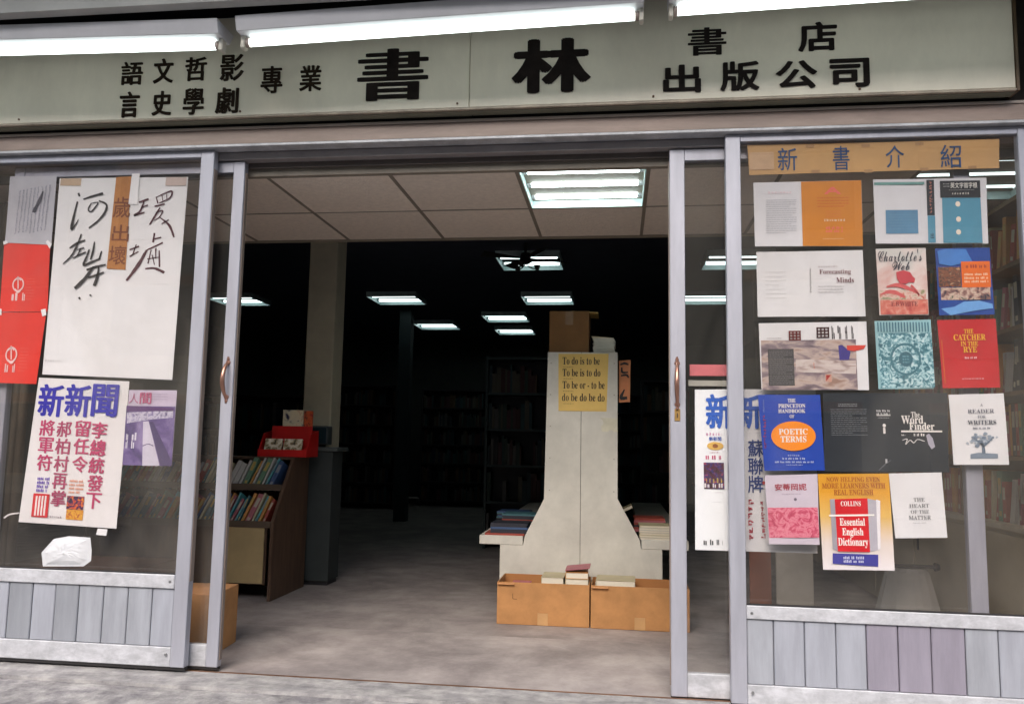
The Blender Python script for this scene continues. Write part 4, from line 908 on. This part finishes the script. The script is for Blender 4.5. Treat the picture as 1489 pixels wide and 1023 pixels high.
def book(w_, h_, d_, ci):
    key = (w_, h_, d_, ci)
    if key not in _bk:
        b = MB(); t = .0025
        b.box(0, t, 0, d_, 0, h_); b.box(w_-t, w_, 0, d_, 0, h_); b.box(t, w_-t, 0, .003, 0, h_); b.box(t, w_-t, .003, d_-.004, .003, h_-.003, mi=1)
        if ci != 5: b.box(w_*.18, w_*.82, -.0006, -.0001, h_*.55, h_*.86, mi=2); b.box(w_*.25, w_*.75, -.0006, -.0001, h_*.10, h_*.20, mi=2)
        _bk[key] = b.mesh('book', [BC[ci], PGS, SPL[ci % 3]])
    return _bk[key]
def put_book(me, M, label, group, name='book'):
    o = bpy.data.objects.new(name, me); COL.objects.link(o); o.matrix_world = M
    return tag(o, label, 'book', group)
# magazine rack on the left
RX0, RX1 = -3.52, -2.235
rk = empty('magazine_rack', (-2.9, 1.9, 0), 'brown wooden sloping book rack with a cream lower panel behind the left doors', 'book rack')
prof = [(1.63, .0), (1.63, .50), (1.93, .915), (2.2, .915), (2.2, .0)]
MB().prism(prof, 'x', RX1, RX1+.022).build('side_board', WOOD, rk); MB().prism(prof, 'x', RX0-.022, RX0).build('side_board', WOOD, rk)
B(RX0+.001, RX1-.001, 2.17, 2.19, 0, .91).build('back_board', WOOD, rk)
B(RX0+.001, RX1-.001, 1.93, 2.169, .897, .914).build('top_board', WOOD, rk)
for y, z in ((1.64, .475), (1.79, .705)):
    B(RX0+.001, RX1-.001, y, y+.18, z, z+.014).build('shelf', WOOD, rk); B(RX0+.001, RX1-.001, y-.010, y-.001, z-.012, z+.030).build('shelf_lip', mat('rack_lip', (.11, .075, .05), .5), rk)
B(RX0+.001, RX1-.03, 1.65, 1.66, .10, .46).build('lower_panel', WOOD, rk)
a = at(322, 848, 1.64); b = at(385, 766, 1.64)
tag(B(a.x-.02, b.x, 1.635, 1.643, a.z+.01, b.z, ).build('cream_card', mat('cream_card', srgb(176, 152, 108), .8, var=.08)), 'cream cardboard sheet leaning on the lower part of the book rack', 'card')
for row, (y, z) in enumerate(((1.66, .490), (1.81, .720))):
    x = RX0+.02
    while x < RX1-.075:
        w_ = random.choice((.012, .018, .026, .034)); h_ = random.choice((.17, .19, .21)); lean = math.radians(random.uniform(12, 19))
        M = Matrix.Translation((x, y, z+.001)) @ Matrix.Rotation(math.radians(-22), 4, 'X') @ Matrix.Rotation(lean, 4, 'Y')
        ci = random.choice(RCK); put_book(book(w_, h_, .11, ci), M, CN[ci]+' book leaning right in the %s row of the rack behind the left doors' % ('lower', 'upper')[row], 'books leaning in the %s row of the rack' % ('lower', 'upper')[row])
        x += w_+.011
# red display box
RB = mat('red_plastic', srgb(190, 24, 22), .4)
rb = empty('red_display_box', (-2.3, 1.98, .915), 'bright red two tier counter display box on top of the book rack', 'display box')
rb_x0, rb_x1 = -2.49, -2.135
MB().prism([(1.94, .916), (1.94, .965), (1.955, .965), (2.02, 1.075), (2.16, 1.10), (2.16, .916)], 'x', rb_x1-.008, rb_x1).build('side', RB, rb); MB().prism([(1.94, .916), (1.94, .965), (1.955, .965), (2.02, 1.075), (2.16, 1.10), (2.16, .916)], 'x', rb_x0, rb_x0+.008).build('side', RB, rb)
B(rb_x0+.008, rb_x1-.008, 1.94, 1.948, .916, .965).build('front_lip', RB, rb); B(rb_x0+.05, rb_x1-.008, 2.05, 2.058, .918, 1.13).build('tier_board', RB, rb); B(rb_x0+.008, rb_x1-.008, 2.15, 2.158, .918, 1.10).build('back', RB, rb)
CP = splotch('card_print', [(40, 40, 30), (150, 130, 90), (215, 205, 180), (235, 225, 205)], 30, 4, 6)
for i, (x0, x1) in enumerate(((-2.46, -2.335), (-2.32, -2.19))):
    tag(B(x0, x1, 1.965, 1.985, .935, 1.045, rot=Matrix.Rotation(-.3, 3, 'X'), c=(x0, 1.965, .935)).build('booklet', CP), ('left' if i == 0 else 'right')+' printed cream booklet in the front tier of the red box', 'booklet', 'booklets in the red box')
tag(B(-2.37, -2.22, 2.066, 2.076, .93, 1.245).build('booklet', splotch('card_print2', [(30, 30, 70), (210, 200, 170), (220, 205, 170), (180, 60, 30)], 16, 7)), 'tall cream booklet with dark picture standing in the rear tier of the red box', 'booklet', 'booklets in the red box')
tag(B(-2.215, -2.15, 2.066, 2.076, .93, 1.24).build('booklet', splotch('card_print3', [(150, 40, 30), (200, 90, 40), (60, 20, 20)], 20, 9)), 'narrow reddish booklet standing at the right of the red box', 'booklet', 'booklets in the red box')
# desk and small monitor in front of the column
dk = empty('counter', (-2.1, 2.33, 0), 'dim grey green counter standing in front of the column', 'counter')
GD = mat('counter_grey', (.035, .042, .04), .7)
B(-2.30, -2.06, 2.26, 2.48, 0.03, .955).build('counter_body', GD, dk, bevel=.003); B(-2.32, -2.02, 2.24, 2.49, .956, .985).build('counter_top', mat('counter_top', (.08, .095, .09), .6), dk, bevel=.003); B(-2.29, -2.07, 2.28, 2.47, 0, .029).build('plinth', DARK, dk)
mo = empty('small_monitor', (-2.2, 2.35, .985), 'small dark screen on the counter beside the red box', 'monitor')
B(-2.27, -2.13, 2.33, 2.43, 1.0, 1.14).build('casing', mat('monitor_case', (.06, .07, .07), .5), mo, bevel=.006); B(-2.258, -2.142, 2.3275, 2.3295, 1.012, 1.128).build('screen', mat('monitor_glass', (.02, .04, .05), .15), mo); B(-2.23, -2.17, 2.35, 2.41, .9855, .9995).build('stand', DARK, mo)
mb = MB(); mb.tube([(-2.44, 2.3, .916), (-2.44, 2.3, 1.22), (-2.30, 2.3, 1.02)], .006, 6); mb.box(-2.5, -2.38, 2.25, 2.35, .9155, .925)
tag(mb.build('wire_stand', mat('teal_wire', (.10, .2, .2), .5)), 'thin teal wire stand behind the red display box', 'stand')

# cartons
def carton(x0, x1, y0, y1, h_, lab, rot=0, closed=False, m=CARD):
    c = empty('carton', ((x0+x1)/2, (y0+y1)/2, 0), lab, 'carton')
    t = .006; r = .0
    def P(b, n_, mm): b.build(n_, mm, c, bevel=.0012)
    P(B(x0, x1, y0, y0+t, .001, h_), 'front_side', m); P(B(x0, x1, y1-t, y1, .001, h_), 'back_side', CARDI)
    P(B(x0, x0+t, y0+t+.0005, y1-t-.0005, .001, h_), 'end_side', m); P(B(x1-t, x1, y0+t+.0005, y1-t-.0005, .001, h_), 'end_side', m); P(B(x0+t, x1-t, y0+t, y1-t, .002, .008), 'bottom', CARDI)
    if not closed: P(B((x0+x1)/2-.03, (x0+x1)/2+.03, y0-.0008, y0-.0002, .002, .07), 'tape', mat('carton_tape', (.46, .26, .11), .35)); P(B(x0+.004, x0+.10, y0-.02, y0-.001, h_-.012, h_-.006), 'torn_edge', CARDP)
    if closed:
        my = (y0+y1)/2
        P(B(x0+.001, x1-.001, y0+.001, my-.001, h_+.0005, h_+.006), 'top_flap', CARDP); P(B(x0+.001, x1-.001, my+.001, y1-.001, h_+.0005, h_+.006), 'top_flap', CARDP)
    c.rotation_euler[2] = rot
    return c
ca = carton(-.692, -.158, 1.30, 1.615, .238, 'left orange open carton with a small pen mark, before the white unit')
MB().tube([(-.60, 1.2985, .175), (-.60, 1.2985, .145), (-.575, 1.2985, .143)], .0012, 6).build('pen_mark', RUB, ca)
carton(-.150, .405, 1.295, 1.61, .238, 'right orange open carton beside the right door stile, before the white unit')
carton(-2.40, -1.93, .28, .58, .285, 'closed orange carton on the floor behind the left door stile', rot=.08, closed=True)
SPF = False
def flat_book(u0, u1, y, v, th, ci, lab, dz=None, zbase=None, d_=.20, rz=0, group=None, tilt=0):
    a = at(u0, v, y); b = at(u1, v, y); z0 = a.z if zbase is None else zbase; W_ = b.x-a.x
    mb = MB(); t = .002
    mb.box(0, W_, 0, d_, 0, t); mb.box(0, W_, 0, d_, th-t, th); 
    if ci in (3, 5, 7): mb.box(0, .003, 0, d_, t, th-t); mb.box(.003, W_-.003, .004, d_-.003, t, th-t, mi=1)
    else: mb.box(0, W_, 0, .003, t, th-t); mb.box(.003, W_-.003, .003, d_-.003, t, th-t, mi=1)
    o = bpy.data.objects.new('book', mb.mesh('book', [BC[ci], PGS])); COL.objects.link(o)
    o.matrix_world = Matrix.Translation((a.x, y, z0)) @ Matrix.Rotation(rz, 4, 'Z') @ Matrix.Rotation(tilt, 4, 'Y')
    return tag(o, lab, 'book', group), z0+th
# books filling the cartons, so that the top ones show over the rim
def stack(u0, u1, y, n_, zb, zt_, labs, cis, d_=.2, group=None):
    z = zb; th = (zt_-zb)/n_
    for i in range(n_):
        lab = labs[min(i, len(labs)-1)] if isinstance(labs, list) else labs
        flat_book(u0+random.uniform(-1, 1), u1+random.uniform(-1, 1), y, 800, th-.0006, cis[i % len(cis)], lab, zbase=z, d_=d_, rz=random.uniform(-.05, .05), group=group); z += th
    return z
stack(822, 855, 1.34, 8, .009, .300, 'tan paged book in the taller pile rising above the left carton', [3, 5, 3, 7], group='taller pile of books in the left carton')
flat_book(822, 858, 1.345, 818, .004, 9, 'thin pink booklet tilted on the taller pile in the left carton', zbase=.307, tilt=-.12, d_=.19)
stack(788, 819, 1.36, 6, .009, .265, 'book in the lower pile left of the taller pile in the left carton', [5, 9, 3], group='lower pile of books in the left carton')
stack(742, 768, 1.38, 5, .009, .205, 'reddish book low at the left end of the left carton', [0, 9, 0], group='low books in the left carton')
stack(866, 924, 1.35, 6, .009, .262, 'pale book in the pile rising above the right carton', [5, 3, 5, 9], group='pile of books in the right carton')
# books on the ledges
_, z = flat_book(705, 762, EY+.005, 780, .012, 0, 'red magazine lying at the front end of the left ledge', zbase=zl+.0005)
o = bpy.data.objects['book'] if 'book' in bpy.data.objects else None
stack(712, 766, EY+.02, 5, z+.0005, z+.062, 'dark magazine in the pile on the left ledge above the red one', [6, 6, 2, 6, 6], d_=.22, group='magazines piled on the left ledge')
stack(730, 778, 2.25, 7, zl+.0005, zl+.085, 'magazine in the farther pile on the left ledge', [6, 1, 6, 0, 6], d_=.22, group='farther magazines on the left ledge')
stack(722, 768, 2.75, 6, zl+.0005, zl+.06, 'dim magazine in the farthest pile on the left ledge', [6, 1, 2], d_=.22, group='farthest magazines on the left ledge')
stack(930, 975, EY+.01, 6, zl+.0005, zl+.088, 'tan edged book in the pile on the right ledge beside the door stile', [5, 3, 3, 5], d_=.2, group='books piled on the right ledge')
stack(922, 968, 2.15, 6, zl+.0005, zl+.09, 'maroon book in the farther pile on the right ledge', [9, 0, 6, 0], d_=.22, group='farther books on the right ledge')
flat_book(905, 922, 2.0, 745, .02, 3, 'tan book tilted against the flare of the white unit', zbase=at(908, 745, 2.0).z, tilt=-.45, d_=.16)

# right wall: cabinets and open shelves of books
WX = 1.80
ws = empty('wall_bookcase', (WX+.2, 3, 0), 'long bookcase along the right wall with beige cupboards under open shelves', 'bookcase')
BEI = mat('cupboard_beige', (.40, .33, .22), .6, var=.06)
B(WX, 2.27, .25, 6.5, .02, .68).build('cupboard', BEI, ws); B(WX-.02, 2.27, .24, 6.51, .681, .705).build('cupboard_top', mat('cupboard_top', (.46, .40, .30), .5), ws)
for k in range(8): 
    f = B(WX-.012, WX-.001, .27+k*.78, 1.03+k*.78, .06, .66).build('cupboard_door', BEI, ws, bevel=.003)
    B(WX-.02, WX-.0125, .95+k*.78, .965+k*.78, .45, .55).build('door_pull', DARK, f)
for z in (1.0, 1.30, 1.60, 1.90, 2.2): B(WX+.02, 2.27, .25, 6.5, z, z+.02).build('shelf', mat('shelf_brown', (.16, .09, .04), .6), ws)
for k in range(8): B(WX+.015, 2.27, .25+k*.89, .27+k*.89, .706, 2.25).build('upright', mat('shelf_brown', (.16, .09, .04), .6), ws)
SB = [0, 9, 7, 3, 0, 9, 4, 6, 7, 5]
cnt = 0
for z in (.706, 1.021, 1.321, 1.621, 1.921):
    y = .30
    while y < 2.3 and cnt < 230:
        w_ = random.choice((.02, .028, .036, .046)); h_ = random.choice((.19, .21, .24)); lean = random.choice((0, 0, 0, .1, .22))
        if any(abs(y+w_-(.25+q*.89)) < .06 for q in range(8)): y += .06; continue
        M = Matrix.Translation((WX+.04, y+w_, z+.001)) @ Matrix.Rotation(-math.pi/2, 4, 'Z') @ Matrix.Rotation(lean, 4, 'Y')
        ci = random.choice(SB); put_book(book(w_, h_, .15, ci), M, CN[ci]+' upright book on the %s open shelf of the right wall bookcase' % {.706: 'lowest', 1.021: 'second', 1.321: 'third', 1.621: 'fourth', 1.921: 'top'}[z], 'books on the %s shelf of the wall bookcase' % {.706: 'lowest', 1.021: 'second', 1.321: 'third', 1.621: 'fourth', 1.921: 'top'}[z])
        y += w_+(.002 if not lean else .03); cnt += 1
# panels, and a solid for an unidentified pale shape in the lower right glass
tag(B(1.06, 1.30, 2.28, 2.31, 0, 1.2).build('white_partition', mat('partition_white', (.55, .50, .42), .7), bevel=.003), 'pale upright board standing inside behind the lower right glass', 'board')
tag(B(.88, 1.02, 2.24, 2.27, 0, 1.15).build('red_partition', mat('partition_red', (.30, .09, .04), .7), bevel=.003), 'rusty red upright board left of the pale board behind the lower right glass', 'board')
p = at(1333, 885, .55); q0 = at(1306, 828, .55); q1 = at(1362, 828, .55); b0 = at(1288, 890, .55); b1 = at(1378, 890, .55)
bn = empty('cloth_covered_form', (p.x, .62, 0), 'pale cloth draped stool with a dark bar on top behind the lower right glass', 'form')
mb = MB(); n = 20; ring = []
ztop = q0.z; 
for lv, (hw, z) in enumerate((((q1.x-q0.x)/2, ztop), ((q1.x-q0.x)/2*1.12, ztop-.02), ((b1.x-b0.x)/2, b0.z), ((b1.x-b0.x)/2*1.35, .12))):
    ring.append([(p.x+hw*math.cos(t*2*math.pi/n)*(1+.04*math.sin(t*3)*lv), .66+hw*.8*math.sin(t*2*math.pi/n), z) for t in range(n)])
for a, b in zip(ring[:-1], ring[1:]):
    for i in range(n): mb.quad(a[i], a[(i+1) % n], b[(i+1) % n], b[i])
mb.v += ring[0]; mb.f.append(tuple(range(len(mb.v)-n, len(mb.v)))); mb.mi.append(0)
mb.build('cloth', mat('pale_cloth', (.42, .40, .36), .8, var=.1, bump=.3, bscale=10), bn, smooth=True)
l = MB()
for sx in (-.09, .09):
    for sy in (-.06, .06): l.cyl((p.x+sx, .66+sy, 0), (p.x+sx, .66+sy, .13), .012, 8)
l.build('leg', DARK, bn)
MB().cyl((q0.x-.02, .6, ztop+.012), (q1.x+.01, .6, ztop+.012), .009, 10).build('bar', DARK, bn); MB().cyl((q1.x+.01, .6, ztop+.012), (q1.x+.03, .6, ztop+.012), .02, 12, .014).build('bar_knob', RUB, bn)

# dim bookcases deep inside
def bookcase(x0, x1, y, h_, lab, n_=6, fm=DARK, seed=1):
    r = empty('bookcase', ((x0+x1)/2, y, 0), lab, 'bookcase')
    random.seed(seed)
    B(x0, x0+.025, y, y+.28, 0, h_).build('side_board', fm, r); B(x1-.025, x1, y, y+.28, 0, h_).build('side_board', fm, r); B(x0+.026, x1-.026, y+.26, y+.28, 0, h_).build('back_board', DARK, r)
    mb = MB()
    for i in range(n_+1):
        z = .08+i*(h_-.11)/n_; B(x0+.026, x1-.026, y+.002, y+.258, z, z+.022).build('shelf', fm, r)
        if i < n_:
            x = x0+.03
            while x < x1-.06:
                w_ = random.uniform(.015, .045); hh = random.uniform(.16, .26)*(h_-.11)/n_/.32; mb.box(x, x+w_, y+.03, y+.2, z+.0225, z+.0225+hh, mi=random.randrange(10)); x += w_+(.001 if random.random() < .9 else .12)
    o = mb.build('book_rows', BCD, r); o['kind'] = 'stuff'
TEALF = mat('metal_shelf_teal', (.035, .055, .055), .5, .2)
p0 = at(702, 760, 4.6); p1 = at(800, 518, 4.6)
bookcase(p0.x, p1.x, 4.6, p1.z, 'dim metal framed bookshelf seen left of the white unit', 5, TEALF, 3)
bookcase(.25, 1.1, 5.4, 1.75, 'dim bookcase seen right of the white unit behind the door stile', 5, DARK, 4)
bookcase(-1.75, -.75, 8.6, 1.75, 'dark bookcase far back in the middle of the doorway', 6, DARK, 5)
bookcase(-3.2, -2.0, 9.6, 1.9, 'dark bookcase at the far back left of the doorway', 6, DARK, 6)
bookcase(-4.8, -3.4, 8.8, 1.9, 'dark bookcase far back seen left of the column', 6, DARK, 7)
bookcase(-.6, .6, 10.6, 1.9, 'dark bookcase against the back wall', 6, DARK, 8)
bookcase(-4.4, -3.0, 4.6, 1.5, 'dim bookcase behind the sloping rack at the left', 4, DARK, 9)
# curtain strips behind the far left glass
cu = MB()
for k in range(7):
    x = -3.28+k*.045; cu.cyl((x, .30+.012*(k % 2), .3), (x, .30+.012*(k % 2), 2.25), .021, 10)
tag(cu.build('curtain', mat('brown_curtain', (.13, .10, .065), .9, var=.2), smooth=True), 'brown pleated curtain hanging behind the far left glass', 'curtain')
tag(B(-3.2, -2.45, .32, .9, .001, .36).build('low_chest', mat('chest_brown', (.12, .05, .03), .6), bevel=.004), 'low reddish brown chest behind the left door below the poster', 'chest')
for o in bpy.data.objects:
    if 'org' in o: del o['org']
